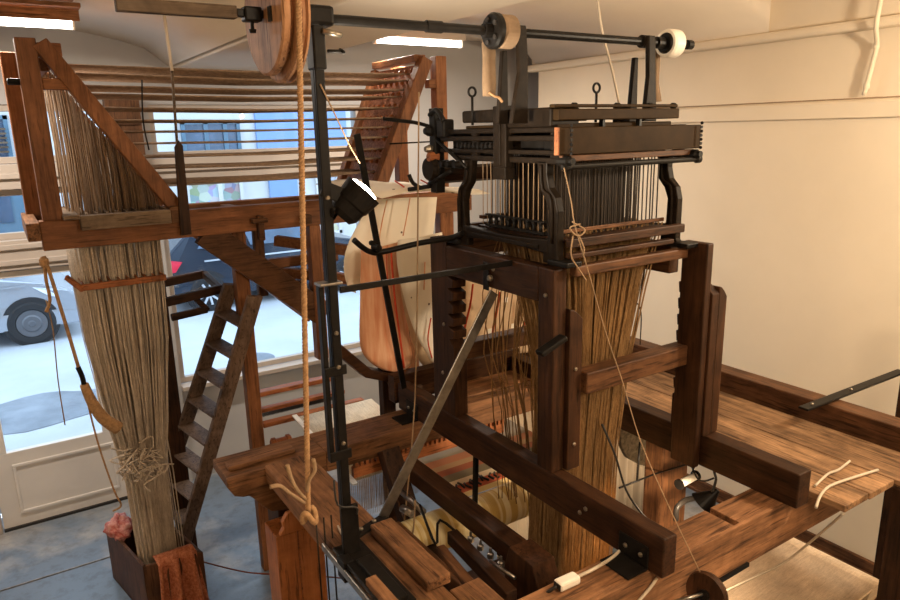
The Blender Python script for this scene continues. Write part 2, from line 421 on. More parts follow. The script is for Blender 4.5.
# shallow vault springing from the beam to the right wall, and one on the left
def vault(name, x0, x1, y0, y1, zs, zc):
    n = 20; rows_lo = []; 
    bb = B(); vs = []
    for y in (y0, y1):
        for i in range(n + 1):
            x = x0 + (x1 - x0) * i / n; s = (2 * i / n - 1); z = zs + (zc - zs) * math.sqrt(max(0, 1 - s * s))
            vs.append((x, y, z))
    for y in (y0, y1):
        for i in range(n + 1): vs.append((x0 + (x1 - x0) * i / n, y, 4.0))
    N = n + 1
    fs = []
    for i in range(n):
        fs += [(i, i + 1, N + i + 1, N + i), (2 * N + i, 3 * N + i, 3 * N + i + 1, 2 * N + i + 1), (i, 2 * N + i, 2 * N + i + 1, i + 1), (N + i, N + i + 1, 3 * N + i + 1, 3 * N + i)]
    bb.add(vs, fs, True)
    return struct(bb.build(name, M['ceil']))
vault('ceiling_vault_right', 2.06, 4.72, 3.1, 5.62, 3.70, 3.97)
vault('ceiling_vault_left', -2.2, 1.33, 3.9, 6.24, 3.66, 3.97)
# cornice box and dado band on the right wall
struct(B().box(RX - 0.09, RX + 0.02, -3.2, 5.75, 3.655, 3.72).box(RX - 0.05, RX, -3.2, 5.7, 3.72, 4.0).build('trim_7', M['wall'], bevel=0.02))
struct(B().box(RX - 0.025, RX, -3.2, 5.64, 3.122, 3.225).build('trim_8', M['wall'], bevel=0.006))
struct(B().box(RX - 0.03, RX, -3.2, 5.64, 0, 0.11).box(RX - 0.045, RX, -3.2, 5.64, 0, 0.03).build('baseboard_right', M['midY'], bevel=0.004))
struct(B().bar((-2.2, 5.35, 0.004), (0.66, 5.35, 0.004), 0.012, 0.008).build('trim_9', M['steel']))
# pipe on the right wall
t = thing('wall_pipe', 'thin white water pipe running up the cream right wall', 'pipe', (RX - 0.03, 2.4, 3.25))
pp = bez([(4.705, 2.40, 3.26), (4.705, 2.37, 3.45), (4.70, 2.355, 3.56), (4.62, 2.33, 3.64), (4.60, 2.32, 3.72), (4.62, 2.31, 3.98)], 5)
B().tube(pp, 0.014, 10).build('pipe', M['wall'], t)
for z in (3.30, 3.54):
    B().lathe((4.705, 2.39 if z < 3.4 else 2.36, z), (0, 0, 1), [(0, .018), (.03, .018)], 12).build('clamp', M['wall'], t)
tag(B().tube([(4.75 - .028, 5.5, 3.244), (4.72, 4.4, 3.247), (4.72, 3.6, 3.244), (4.72, 1.0, 3.244)], 0.004, 5).build('wall_cable', M['twine']), 'thin cable clipped along the moulding of the right wall', 'cable')

# brown shutter box between lintel and transom
t = thing('shutter_box', 'brown wooden shutter case high beside the window pier', 'shutter', (0.88, 6.2, 2.8))
B().box(0.79, 1.04, 6.08, 6.2, 2.70, 3.42).build('case', M['midZ'], t, 0.005)
B().box(0.81, 1.02, 6.06, 6.08, 2.9, 2.92).build('batten', M['midX'], t)
B().box(0.81, 1.02, 6.06, 6.08, 3.2, 3.22).build('batten', M['midX'], t)
# fluorescent lights
def fluo(x0, x1, y, z, label, hood):
    t = thing('fluorescent_light', label, 'ceiling light', ((x0 + x1) / 2, y, z), 'fluorescent ceiling lights')
    B().box(x0 - .02, x1 + .03, y - .01, y + .09, z + .05, z + .11).build('housing', M['frame'], t, .006)
    d = B().lathe((x0, y + .035, z + .025), (1, 0, 0), [(0, .024), (x1 - x0, .024)], 14).build('tube', M['tube'], t)
    for x in (x0 - .012, x1): B().box(x, x + .012, y + .01, y + .06, z - .002, z + .05).build('end_cap', M['white_plastic'], t)
    for x in (x0 + .2, x1 - .2): B().box(x, x + .02, y + .03, y + .05, z + .11, 4.0).build('bracket', M['frame'], t)
    if hood:
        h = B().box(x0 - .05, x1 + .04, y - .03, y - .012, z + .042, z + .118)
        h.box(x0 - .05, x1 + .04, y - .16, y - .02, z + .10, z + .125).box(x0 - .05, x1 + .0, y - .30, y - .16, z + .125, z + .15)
        h.build('hood', M['oldX'], t, .004)  # brown colour carries the warm light falling on the reflector
    l = bpy.data.lights.new('tube_light', 'AREA'); l.shape = 'RECTANGLE'; l.size = x1 - x0; l.size_y = 0.06; l.energy = FLUO; l.color = (1.0, 0.90, 0.78)
    o = bpy.data.objects.new('tube_light', l); COL.objects.link(o); o.location = ((x0 + x1) / 2, y + .035, z - .008); return t
FLUO = 46
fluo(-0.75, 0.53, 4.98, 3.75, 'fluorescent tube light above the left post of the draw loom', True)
fluo(2.58, 3.36, 4.95, 3.76, 'fluorescent tube light above the right end of the draw loom', False)
# hanging wires
tag(B().tube(bez([(2.549, 2.6, 3.712), (2.588, 2.6, 3.561), (2.665, 2.6, 3.377), (2.723, 2.6, 3.218)], 5), 0.006, 6).build('hanging_wire', M['cable']), 'pale wire hanging from the ceiling to the top of the jacquard', 'wire')

# ------------------------------------------------------------------ outside
ST = 0.18
struct(B().box(-14, 26, 6.52, 17.2, ST - .15, ST).build('street', M['asphalt']))
struct(B().box(-14, 26, 6.52, 7.15, ST, ST + .012).build('pavement_edge', M['asphalt']))
pb = B()
n = 26; poly = []
for i in range(n):
    a = 2 * PI * i / n; r = 1 + .18 * math.sin(3 * a + 1) + .1 * math.sin(5 * a)
    poly.append((0.2 + 0.75 * r * math.cos(a), 8.55 + 0.55 * r * math.sin(a), ST + .002))
pb.prism(poly, (0, 0, .004)).build('street_patch', M['asphalt_dark']); struct(bpy.data.objects['street_patch'])
tag(B().lathe((2.55, 8.85, ST + .001), (0, 0, 1), [(0, .27), (.008, .27), (.01, .25)], 28).build('manhole_cover', M['asphalt_dark']), 'round grey manhole cover in the bright street', 'manhole')
# house across the street
t = thing('street_house', 'white house with blue panels and shop front across the street', 'building', (3.5, 17, ST))
B().box(-12, 24, 17.2, 18.5, ST, 9).build('facade', M['stucco'], t)
def hwin(x0, x1, z0, z1, frame, pane, nm='window', mull=()):
    f = B()
    for (a, b, c, e) in [(x0, x1, z0, z0 + .08), (x0, x1, z1 - .08, z1), (x0, x0 + .08, z0, z1), (x1 - .08, x1, z0, z1)] + [(q - .05, q + .05, z0, z1) for q in mull]:
        f.box(a, b, 17.08, 17.2, c, e)
    o = f.build(nm, M[frame], t)
    B().box(x0 + .05, x1 - .05, 17.14, 17.19, z0 + .05, z1 - .05).build('pane', M[pane], o)
hwin(3.75, 5.1, 2.7, 3.45, 'slate_blue', 'darkglass', mull=(4.3, 4.75))
hwin(3.7, 5.05, 0.5, 2.15, 'stucco', 'shop', 'shop_window', (4.5,))
hwin(-0.9, 0.38, 2.5, 3.6, 'slate_blue', 'darkglass', mull=(-0.25,))
hwin(6.95, 7.6, 0.5, 2.3, 'stucco', 'shop', 'shop_window')
B().box(5.5, 6.9, 17.1, 17.2, 2.5, 4.4).build('wall_panel', M['bluepanel'], t)
B().box(5.72, 6.45, 17.1, 17.2, .3, 2.2).build('wall_panel', M['bluepanel'], t)
B().box(6.55, 7.9, 17.12, 17.2, 2.7, 4.2).build('wall_panel', M['bluepanel'], t)
B().box(3.5, 8.2, 17.06, 17.2, 2.25, 2.42).build('sill_band', M['stucco'], t)
dd = B().box(-0.55, 0.52, 17.05, 17.2, ST, 2.62).build('house_door', M['slate_blue'], t)
B().box(-0.4, 0.2, 17.02, 17.05, 1.45, 2.45).box(-0.4, 0.2, 17.02, 17.05, .4, 1.2).build('door_panel', M['darkglass'], dd)
for i in range(6):
    B().box(-.2, .32, 17.0, 17.03, 2.86 + i * .09, 2.90 + i * .09).build('shutter_slat', M['grey_wood'], t)

def car(name, label, xf, L, y0, paint, wheelmat, xw, wb, h, flip, rear_light):
    """Hatchback whose near flank lies at y0; xf = nose x (or tail x when flip)."""
    t = thing(name, label, 'car', (xf - L / 2 if not flip else xf + L / 2, y0 + .87, ST))
    sg = -1 if not flip else 1
    def X(u): return xf + sg * u                              # u metres from the visible end
    z = ST
    if not flip:   # nose end
        body = [(0.05, .22), (0.0, .42), (0.03, .62), (0.16, .74), (0.5, .88), (1.02, 1.0), (1.75, 1.42), (2.4, 1.50), (3.3, 1.46), (3.95, 1.1), (4.1, .9), (4.15, .5), (4.1, .25)]
        win = [(1.22, 1.02), (1.85, 1.38), (2.4, 1.44), (2.45, 1.02)]; win2 = [(2.55, 1.02), (2.5, 1.44), (3.2, 1.40), (3.6, 1.06)]
        scr = [(1.06, 1.02), (1.72, 1.41)]
    else:          # tail end
        body = [(0.08, .25), (0.0, .45), (0.04, .75), (0.12, .98), (0.22, 1.1), (0.6, 1.42), (1.2, 1.53), (1.9, 1.54), (2.45, 1.46), (3.1, 1.04), (3.7, .92), (4.1, .72), (4.18, .45), (4.1, .22)]
        win = [(0.62, 1.08), (0.86, 1.36), (1.3, 1.45), (1.42, 1.06)]; win2 = [(1.52, 1.06), (1.42, 1.46), (2.35, 1.40), (2.85, 1.03)]
        scr = [(0.27, 1.1), (0.6, 1.39)]
    # half-width along the height: tumblehome towards the roof
    def hw(zz): return .87 if zz < .9 else .87 - (zz - .9) * .42
    yc = y0 + .87; vs = []; n = len(body)
    for u, zz in body: vs.append((X(u), yc - hw(zz), z + zz))
    for u, zz in body: vs.append((X(u), yc + hw(zz), z + zz))
    fs = [tuple(range(n)), tuple(range(2 * n - 1, n - 1, -1))] + [(i, i + n, (i + 1) % n + n, (i + 1) % n) for i in range(n)]
    B().add(vs, fs).build('body', M[paint], t, .03)
    for wp in (win, win2):
        B().prism([(X(u), yc - hw(zz) - .006 + (0 if zz < 1.2 else .0), z + zz) for u, zz in wp], (0, .02, 0)).build('side_window', M['darkglass'], t)
    s = [(X(scr[0][0] - .012), yc - hw(scr[0][1]) + .1, z + scr[0][1]), (X(scr[0][0] - .012), yc + hw(scr[0][1]) - .1, z + scr[0][1]), (X(scr[1][0] - .012), yc + hw(scr[1][1]) - .1, z + scr[1][1]), (X(scr[1][0] - .012), yc - hw(scr[1][1]) + .1, z + scr[1][1])]
    B().prism(s, (0, 0, .012)).build('windscreen', M['darkglass'], t)
    B().box(min(X(.7), X(3.6)), max(X(.7), X(3.6)), y0 - .012, y0 + .01, z + .86, z + .885).build('side_moulding', M['alloy' if flip else paint], t)
    for u in (xw, xw + wb):
        for yy, sd in ((y0, -1), (y0 + 1.74, 1)):
            B().lathe((X(u), yy - sd * .16, z + .33), (0, sd, 0), [(0, .37), (.155, .37)], 26).build('wheel_arch', M['tyre'], t)
            wv = B().lathe((X(u), yy - sd * .17, z + .31), (0, sd, 0), [(0, .24), (.0, .30), (.02, .315), (.17, .315), (.19, .29), (.19, .215), (.17, .20)], 28).build('wheel', M['tyre'], t)
            if wheelmat == 'alloy':
                h_ = B().lathe((X(u), yy, z + .31), (0, sd, 0), [(0, .05), (.02, .05)], 14)
                for k in range(9):
                    a = 2 * PI * k / 9; h_.bar((X(u), yy + sd * .012, z + .31), (X(u) + .2 * math.cos(a), yy + sd * .012, z + .31 + .2 * math.sin(a)), .035, .035, (0, sd, 0))
                h_.build('hub', M['alloy'], wv)
            else:
                B().lathe((X(u), yy - .0 * sd, z + .31), (0, sd, 0), [(0, .205), (.015, .2), (.015, .13), (.03, .11), (.03, .05), (.04, .04)], 20).build('hub', M['steelwheel'], wv)
    if rear_light:
        B().prism([(X(.03), y0 + .0 + .04, z + .72), (X(.08), y0 + .1, z + .95), (X(.34), y0 - .014, z + .9), (X(.22), y0 - .014, z + .74)], (0, .03, 0)).build('tail_light', M['taillight'], t)
        for u, a in ((1.47, 1.0), (2.9, 1.0)): B().box(X(u) - .006, X(u) + .006, y0 - .004, y0 + .01, z + .3, z + a).build('door_gap', M['tyre'], t)
        for u, a in ((1.2, .80), (2.6, .78)): B().box(X(u), X(u + .16), y0 - .03, y0, z + a, z + a + .03).build('door_handle', M['alloy'], t)
    else:
        B().prism([(X(.06), y0 + .05, z + .62), (X(.2), y0 + .0, z + .75), (X(.62), y0 - .014, z + .84), (X(.42), y0 - .014, z + .68)], (0, .03, 0)).build('headlight', M['headlight'], t)
        B().box(X(1.35) - .006, X(1.35) + .006, y0 - .004, y0 + .01, z + .3, z + 1.0).build('door_gap', M['tyre'], t)
        B().box(X(1.72), X(1.5), y0 - .16, y0, z + .98, z + 1.1).build('wing_mirror', M[paint], t, .03)
    return t
car('parked_car', 'silver hatchback car parked across the street, seen through the door', 0.84, 4.15, 11.55, 'silver', 'steel', 0.70, 2.55, 1.5, False, False)
car('parked_car', 'dark blue car with red tail light seen through the shop window', 2.05, 4.2, 11.9, 'navy', 'alloy', 0.72, 2.6, 1.5, True, True)

# ------------------------------------------------------------------ draw loom by the window
YF, YR = 4.40, 5.00
dl = thing('draw_loom', 'reddish timber draw loom by the window with slanted cord frames on top', 'loom', (1.3, 4.7, 0))
def dp(b, name, mat='drawX', bevel=0.006): return b.build(name, M[mat], dl, bevel)
dp(B().box(0.165, 3.05, YF, YF + .085, 2.50, 2.665), 'long_beam')
dp(B().box(0.12, 3.05, YR, YR + .085, 2.50, 2.645), 'long_beam')
dp(B().box(0.10, 0.165, YF - .02, YR + .1, 2.56, 2.66), 'side_beam', 'oldY')
dp(B().box(2.86, 2.94, YF + .085, YR, 2.52, 2.64), 'side_beam', 'drawY')
dp(B().box(1.30, 1.37, YF + .085, YR, 2.55, 2.63), 'side_beam', 'drawY')
# left slanted frame
dp(B().box(0.185, 0.285, YF, YF + .085, 2.665, 3.62), 'upright', 'drawZ')
dp(B().box(0.125, 0.215, YR - .05, YR + .035, 2.645, 3.60), 'upright', 'drawZ')
dp(B().bar((0.30, YF + .04, 3.60), (0.905, YF + .04, 2.665), .085, .085, (0, 1, 0)), 'slanting_rail', 'drawZ')
dp(B().bar((0.27, YR, 3.56), (0.905, YR, 2.645), .07, .075, (0, 1, 0)), 'slanting_rail', 'drawZ')
dp(B().box(0.285, 0.40, YF + .01, YF + .075, 3.53, 3.60), 'top_block', 'drawX')
dp(B().box(0.285, 0.44, YF + .01, YF + .075, 3.36, 3.42), 'strut', 'drawX')
dp(B().box(0.25, 0.33, YF + .085, YR - .04, 3.46, 3.53), 'cross_rail', 'drawY')
dp(B().box(0.84, 0.93, YF - .06, YF + .0, 2.60, 2.70).bar((0.80, YF - .03, 2.63), (0.95, YF - .03, 2.70), .03, .03), 'wedge', 'oldX')
dp(B().lathe((0.16, YF + .04, 3.40), (-1, 0, 0), [(-.03, .018), (.03, .018), (.035, .01)], 10), 'peg', 'iron', 0)
# right slanted frame
dp(B().bar((2.69, YF + .04, 3.60), (2.245, YF + .04, 2.665), .09, .085, (0, 1, 0)), 'slanting_rail', 'drawZ')
dp(B().bar((2.66, YR + .12, 3.56), (2.245, YR + .05, 2.645), .09, .08, (0, 1, 0)), 'slanting_rail', 'drawZ')
dp(B().box(2.755, 2.845, YF, YF + .085, 2.665, 3.62), 'upright', 'drawZ')
dp(B().box(2.755, 2.845, YR, YR + .085, 2.645, 3.6), 'upright', 'drawZ')
dp(B().bar((2.655, YF + .05, 3.605), (2.655, YR + .12, 3.605), .09, .05), 'cross_rail', 'drawY')
dp(B().box(2.70, 2.785, YF + .01, YF + .075, 3.40, 3.46), 'strut')
pn = dp(B().prism([(2.64, YF + .085, 3.56), (2.64, YR + .06, 3.56), (2.27, YR + .04, 2.70), (2.27, YF + .085, 2.70)], (.03, 0, -.012)), 'pulley_panel', 'pulleys', 0)
pm = None
random.seed(3)
for i in range(11):
    for j in range(7):
        t_ = (i + .5) / 11; x = 2.64 - .37 * t_; z = 3.56 - .86 * t_; y = YF + .11 + j * .085
        c_ = Vector((x - .006, y - .008, z))
        if pm is None:
            pm = B().lathe(c_, (0, 1, 0), [(0, .015), (.016, .015)], 10).build('pulley', M['slat'], pn); p0_ = c_
        else:
            q_ = pm.copy(); COL.objects.link(q_); q_.location = c_ - p0_
dp(B().tube([(2.34, YF - .03, 3.02), (2.95, YF - .03, 3.03)], .006, 6), 'guide_wire', 'iron', 0)
# legs and braces
dp(B().box(1.225, 1.315, YF + .09, YF + .175, 0, 2.50), 'leg', 'drawZ')
dp(B().box(0.755, 0.88, YR, YR + .11, 0, 2.50), 'leg', 'darkZ')
dp(B().box(2.76, 2.88, YF, YF + .085, 0, 2.50), 'leg', 'drawZ')
dp(B().box(2.76, 2.88, YR, YR + .085, 0, 2.50), 'leg', 'drawZ')
dp(B().bar((1.04, YF + .045, 2.52), (1.80, YF + .045, 1.86), .17, .075, (0, 1, 0)), 'brace', 'midX')
dp(B().bar((1.10, YR + .04, 2.52), (1.95, YR + .04, 1.72), .15, .08, (0, 1, 0)), 'brace', 'drawZ')
dp(B().box(1.40, 1.465, YF + .19, YF + .25, 2.02, 2.50), 'hanger', 'midZ')
dp(B().box(1.44, 2.0, YF + .19, YF + .25, 2.20, 2.27), 'tie_rail', 'drawX')
dp(B().box(1.62, 1.73, YF + .18, YF + .26, 2.02, 2.10), 'block', 'darkX')
dp(B().box(1.32, 1.42, YF - .07, YF + .0, 2.555, 2.585).box(1.36, 1.40, YF - .05, YF - .0, 2.44, 2.60), 'key', 'midX')
dp(B().box(1.66, 1.72, YF - .06, YF + .0, 2.52, 2.58), 'peg', 'midX')
dp(B().box(1.72, 1.80, YF, YF + .085, 1.55, 2.50), 'hanger', 'drawZ')
dp(B().bar((1.58, YF + .3, 2.38), (2.05, YF - .12, 2.30), .07, .07), 'cross_rail', 'drawX')
dp(B().bar((1.58, YF + .3, 2.16), (2.05, YF - .12, 2.10), .07, .07), 'cross_rail', 'drawX')
# dark open frame on the rear leg
fr = B()
A1, A2, A3, A4 = Vector((0.822, 4.85, 2.016)), Vector((1.205, 4.85, 2.058)), Vector((1.188, 5.2, 2.111)), Vector((0.864, 5.2, 2.08))
dp(B().bar(A1, A2, .05, .06), 'arm', 'darkX'); dp(B().bar(A4, A3, .05, .06), 'arm', 'darkX'); dp(B().bar(A2, A3, .04, .05), 'arm', 'darkY')
dp(B().bar(A1 + Vector((.04, 0, -.11)), A2 + Vector((-.1, 0, -.13)), .03, .05), 'arm', 'darkX'); dp(B().bar(lerp(A1, A2, .5) + Vector((.02, 0, -.02)), lerp(A1, A2, .75) + Vector((0, 0, -.13)), .025, .04), 'arm', 'darkX')
# lower warp gear behind the big beam
dp(B().box(1.32, 2.0, 4.70, 4.78, 1.255, 1.29), 'reed_rail', 'slat'); dp(B().box(1.32, 2.0, 4.62, 4.68, 1.165, 1.195), 'reed_rail', 'slat'); dp(B().box(1.32, 2.1, 4.50, 4.56, 1.10, 1.135), 'reed_rail', 'slat')
rd = B()
for i in range(70): rd.box(1.33 + i * .0095, 1.333 + i * .0095, 4.62, 4.64, 1.135, 1.165)
dp(rd, 'reed', 'needle', 0)
for (x, y, z, r, l) in ((1.36, 4.30, 1.06, .045, .14), (1.48, 4.22, 1.02, .04, .16), (1.36, 4.14, .95, .04, .13), (1.42, 4.02, .88, .035, .18)):
    dp(B().lathe((x - .06, y, z), (1, 0, 0), [(0, r * .7), (.01, r), (.03, r), (.035, r * .75), (l - .035, r * .75), (l - .03, r), (l - .01, r), (l, r * .7)], 18), 'roller', 'slat', 0)
o = dp(B().sheet([[(1.52 + i * .01, 4.50 - j * .16, 1.10 - j * .012) if False else (x, y, 1.085 + .10 * (y - 4.0)) for x in (1.55, 1.75, 1.95, 2.15)] for j, y in enumerate((4.48, 4.2, 3.9, 3.55))], .004), 'warp_sheet', 'warp', 0)
dp(B().bar((1.545, 4.5, 1.145), (1.545, 3.5, 1.045), .035, .008), 'selvedge', 'white_plastic', 0)
sc_ = B(); random.seed(4)
for i in range(26):
    x = 1.62 + i * .014; sc_.tube([(x, 3.9, 1.10), (x + .002, 3.9, .55)], .0015, 3)
dp(sc_, 'hanging_end', 'twine', 0)['kind'] = 'stuff'
dp(B().box(1.3, 2.8, 4.42, 4.48, .78, .90), 'tie_rail', 'midX')

# tail cords: levels of parallel cords from the pulley panel to the left slanting rails
ORD = ['topmost', 'second', 'third', 'fourth', 'fifth', 'sixth', 'seventh', 'eighth', 'ninth', 'tenth', 'lowest']
zs = [3.50, 3.455, 3.39, 3.345, 3.27, 3.20, 3.135, 3.065, 2.985, 2.92, 2.825]
for k, z in enumerate(zs):
    xl = 0.36 + (3.56 - z) * .647; xr = 2.625 - (3.56 - z) * .43
    me = None
    for j in range(7):
        y = YF + .115 + j * .08
        if me is None:
            sag = random.uniform(-.004, .006)
            o = B().tube([(xl - .0, y, z), ((xl + xr) / 2, y, z - .012 + sag), (xr, y, z)], .0062, 5).build('tail_cord', M['cord_grey']); me = o; y0 = y
        else:
            o = me.copy(); COL.objects.link(o); o.location.y = y - y0
        tag(o, 'brown tail cord in the %s row of cords stretched across the draw loom' % ORD[k], 'cord', 'tail cords of the draw loom')

# vertical harness in the left frame, running on down to the weight box
random.seed(11)
hb = B()
def strand(b, pts, r): b.tube(pts, r, 3, False)
for i in range(330):
    u, v = random.random(), random.random()
    x = 0.325 + .50 * u; y = YF + .10 + .47 * v
    zt = 3.50 - max(0, x - .33) * 1.5
    zt = min(zt, 3.5)
    strand(hb, [(x - .01, y, zt), (x + random.uniform(-.006, .006), y, (zt + 2.68) / 2), (x, y, 2.62)], .0042)
hs = tag(hb.build('draw_harness', M['dim_thread'], recalc=False), 'brown curtain of harness cords under the slanted left frame of the draw loom', 'harness', kind='stuff')
hb = B()
for i in range(560):
    u, v = random.random(), random.random()
    x0 = 0.30 + .50 * u; y0 = YF + .10 + .40 * v
    x1 = 0.30 + .47 * u; y1 = 4.36 + .38 * v
    x3 = 0.455 + .17 * u + random.gauss(0, .012); y3 = 4.50 + .14 * v
    x2 = x1 * .5 + x3 * .5 + random.gauss(0, .006); y2 = (y1 + y3) / 2
    w_ = random.random()
    if w_ < .1: x3 += .12 * random.random(); 
    strand(hb, [(x0, y0, 2.60), (x1, y1, 2.31), (x1 * .8 + x2 * .2, y1 * .8 + y2 * .2, 1.9), (x2, y2, 1.35), (x3 * .8 + x2 * .2, y3, .95), (x3, y3, .30)], random.uniform(.003, .0055))
random.seed(5)
for i in range(60):          # tangled knots half way down
    c = Vector((0.50 + random.gauss(0, .05), 4.42 + random.gauss(0, .03), 1.12 + random.gauss(0, .07))); q = [c + Vector((random.gauss(0, .035), random.gauss(0, .02), random.gauss(0, .03))) for _ in range(4)]
    hb.tube(bez(q, 4), .005, 4, False)
tag(hb.build('linen_bundle', M['grey_thread'], recalc=False), 'pale bundle of linen cords hanging down into the wooden floor box', 'thread bundle', kind='stuff')
# slatted guide boards the harness passes through
t = thing('comber_board', 'grey slatted guide frame lying on top of the draw loom beam', 'guide frame', (0.58, 4.6, 2.67))
B().box(0.36, 0.835, YF - .09, YF - .005, 2.605, 2.685).build('front_bar', M['grey_wood'], t, .004)
B().box(0.28, 0.36, YF - .09, YR - .03, 2.668, 2.692).build('side_bar', M['grey_wood'], t, .004)
for i in range(9):
    x = .40 + i * .052; B().box(x, x + .012, YF - .005, YR - .08, 2.668, 2.69).build('slat', M['grey_wood'], t)
t = thing('guide_frame', 'small cherry wood slatted frame held in the hanging linen bundle', 'guide frame', (0.53, 4.52, 2.3))
B().bar((0.305, 4.28, 2.294), (0.76, 4.28, 2.296), .03, .035).build('front_bar', M['slat'], t, .004)
B().bar((0.249, 4.34, 2.354), (0.317, 4.26, 2.285), .02, .03).build('side_bar', M['slat'], t, .004)
B().box(0.30, 0.80, 4.76, 4.79, 2.295, 2.325).build('rear_bar', M['slat'], t, .004)
for i in range(10):
    x = .32 + i * .047; B().box(x, x + .008, 4.29, 4.77, 2.30, 2.315).build('slat', M['slat'], t)
# long lath hanging from the ceiling
t = thing('hanging_lath', 'dark pointed lath hanging on an iron rod in front of the tail cords', 'lath', (0.98, 4.33, 2.6))
B().tube([(0.935, 4.33, 3.47), (0.918, 4.33, 3.07)], .008, 8).build('rod', M['grey_wood'], t)
B().tube([(0.926, 4.33, 3.768), (0.935, 4.33, 3.465)], .009, 8).build('painted_rod', M['ceil'], t)
B().prism([(0.901, 4.34, 3.042), (0.927, 4.34, 3.081), (0.946, 4.34, 3.047), (0.941, 4.34, 2.528), (0.878, 4.34, 2.528)], (0, -.025, 0)).build('lath', M['darkZ'], t, .003)
tag(B().tube(bez([(0.774, 4.36, 3.415), (0.754, 4.36, 3.197), (0.766, 4.36, 3.029)], 4), .0045, 6).build('iron_rod', M['iron']), 'thin dark iron rod hanging before the brown shutter case', 'rod')

# rope and twine at the left
t = thing('tie_rope', 'brown rope knotted under the left corner of the draw loom beam', 'rope', (0.2, 4.36, 2.3))
B().tube(bez([(0.161, 4.36, 2.48), (0.18, 4.34, 2.347), (0.211, 4.32, 2.087), (0.24, 4.3, 1.826)], 4), .010, 7).build('strand', M['rope'], t)
B().tube(bez([(0.16, 4.37, 2.468), (0.153, 4.37, 2.345), (0.156, 4.37, 2.231), (0.127, 4.37, 2.166)], 4), .009, 7).build('strand', M['rope'], t)
B().lathe((0.157, 4.36, 2.447), (0, 0, 1), [(-.03, .012), (-.015, .024), (.015, .024), (.03, .012)], 10).build('knot', M['rope'], t)
B().tube(bez([(0.236, 4.3, 1.839), (0.249, 4.3, 1.782), (0.253, 4.3, 1.732)], 4), .014, 8).build('hook', M['iron'], t)
B().tube(bez([(0.253, 4.3, 1.732), (0.279, 4.3, 1.616), (0.323, 4.3, 1.505), (0.395, 4.32, 1.415)], 4), .024, 8, True, .04).build('tail', M['rope'], t)
B().tube(bez([(0.251, 4.3, 1.721), (0.275, 4.3, 1.378), (0.323, 4.3, 1.038), (0.349, 4.3, 0.928), (0.303, 4.33, 0.889)], 4), .006, 6).build('strand', M['rope'], t)
tag(B().tube(bez([(0.137, 4.38, 2.231), (0.147, 4.38, 2.056), (0.131, 4.38, 1.76), (0.129, 4.38, 1.482)], 4), .0035, 5).build('loose_twine', M['twine']), 'thin loose twine hanging before the glass door', 'twine')

# ------------------------------------------------------------------ ladder
Lb, Rb = Vector((0.592, 5.427, 0)), Vector((0.702, 4.91, 0))
Lt, Rt_ = Vector((1.213, 4.58, 2.139)), Vector((1.276, 4.28, 2.104))
t = thing('step_ladder', 'narrow old wooden ladder with flat treads leaning on the draw loom', 'ladder', tuple((Lb + Rb) / 2))
ax_ = (Rb - Lb).normalized()
for a, b in ((Lb, Lt), (Rb, Rt_)):
    B().bar(a + (b - a).normalized() * .02, b, .032, .10, (b - a).cross(ax_)).build('rail', M['ladder'], t, .004)
for k in range(9):
    q = .085 + k * .103
    a = lerp(Lb, Lt, q); b = lerp(Rb, Rt_, q)
    B().bar(a, b, .12, .02).build('tread', M['ladder'], t, .003)
    B().bar(a + Vector((.03, .03, -.02)), b + Vector((.03, .03, -.02)), .012, .05).build('riser', M['midX'], t)

# ------------------------------------------------------------------ weight box, rag, brocade
c0, c1 = Vector((0.29, 5.058, 0.42)), Vector((0.427, 4.383, 0.42)); c2 = Vector((0.79, 4.328, 0.42)); c3 = c0 + c2 - c1
t = thing('weight_box', 'narrow dark wooden box on the floor catching the hanging linen', 'box', ((c0.x + c2.x) / 2, (c0.y + c2.y) / 2, 0))
ring = [c0, c1, c2, c3]; ctr = (c0 + c2) / 2
for i in range(4):
    a, b = ring[i], ring[(i + 1) % 4]; n_ = (ctr - (a + b) / 2); n_.z = 0; n_.normalize()
    B().prism([(a.x, a.y, 0), (b.x, b.y, 0), (b.x, b.y, .42), (a.x, a.y, .42)], n_ * .022).build('side', M['midZ'], t, .003)
B().prism([(p.x, p.y, .004) for p in ring], (0, 0, .02)).build('bottom', M['midX'], t)
def rag(name, mat, c, rx, ry, rz, seed):
    random.seed(seed); n, k = 18, 26; vs = []
    for i in range(n + 1):
        th = PI * i / n
        for j in range(k):
            ph = 2 * PI * j / k
            r = 1 + .13 * math.sin(3 * ph + 2 * th + seed) + .1 * math.sin(7 * ph - 5 * th) + .08 * math.sin(11 * th + 3 * ph)
            vs.append((c[0] + rx * r * math.sin(th) * math.cos(ph), c[1] + ry * r * math.sin(th) * math.sin(ph), c[2] + rz * r * math.cos(th)))
    fs = [(i * k + j, i * k + (j + 1) % k, (i + 1) * k + (j + 1) % k, (i + 1) * k + j) for i in range(n) for j in range(k)]
    return B().add(vs, fs, True).build(name, mat)
pc = Vector((0.371, 4.907, 0.46))
tag(rag('pink_rag', M['pink'], pc, .085, .12, .075, 2), 'crumpled pink patterned rag stuffed in the corner of the floor box', 'rag')
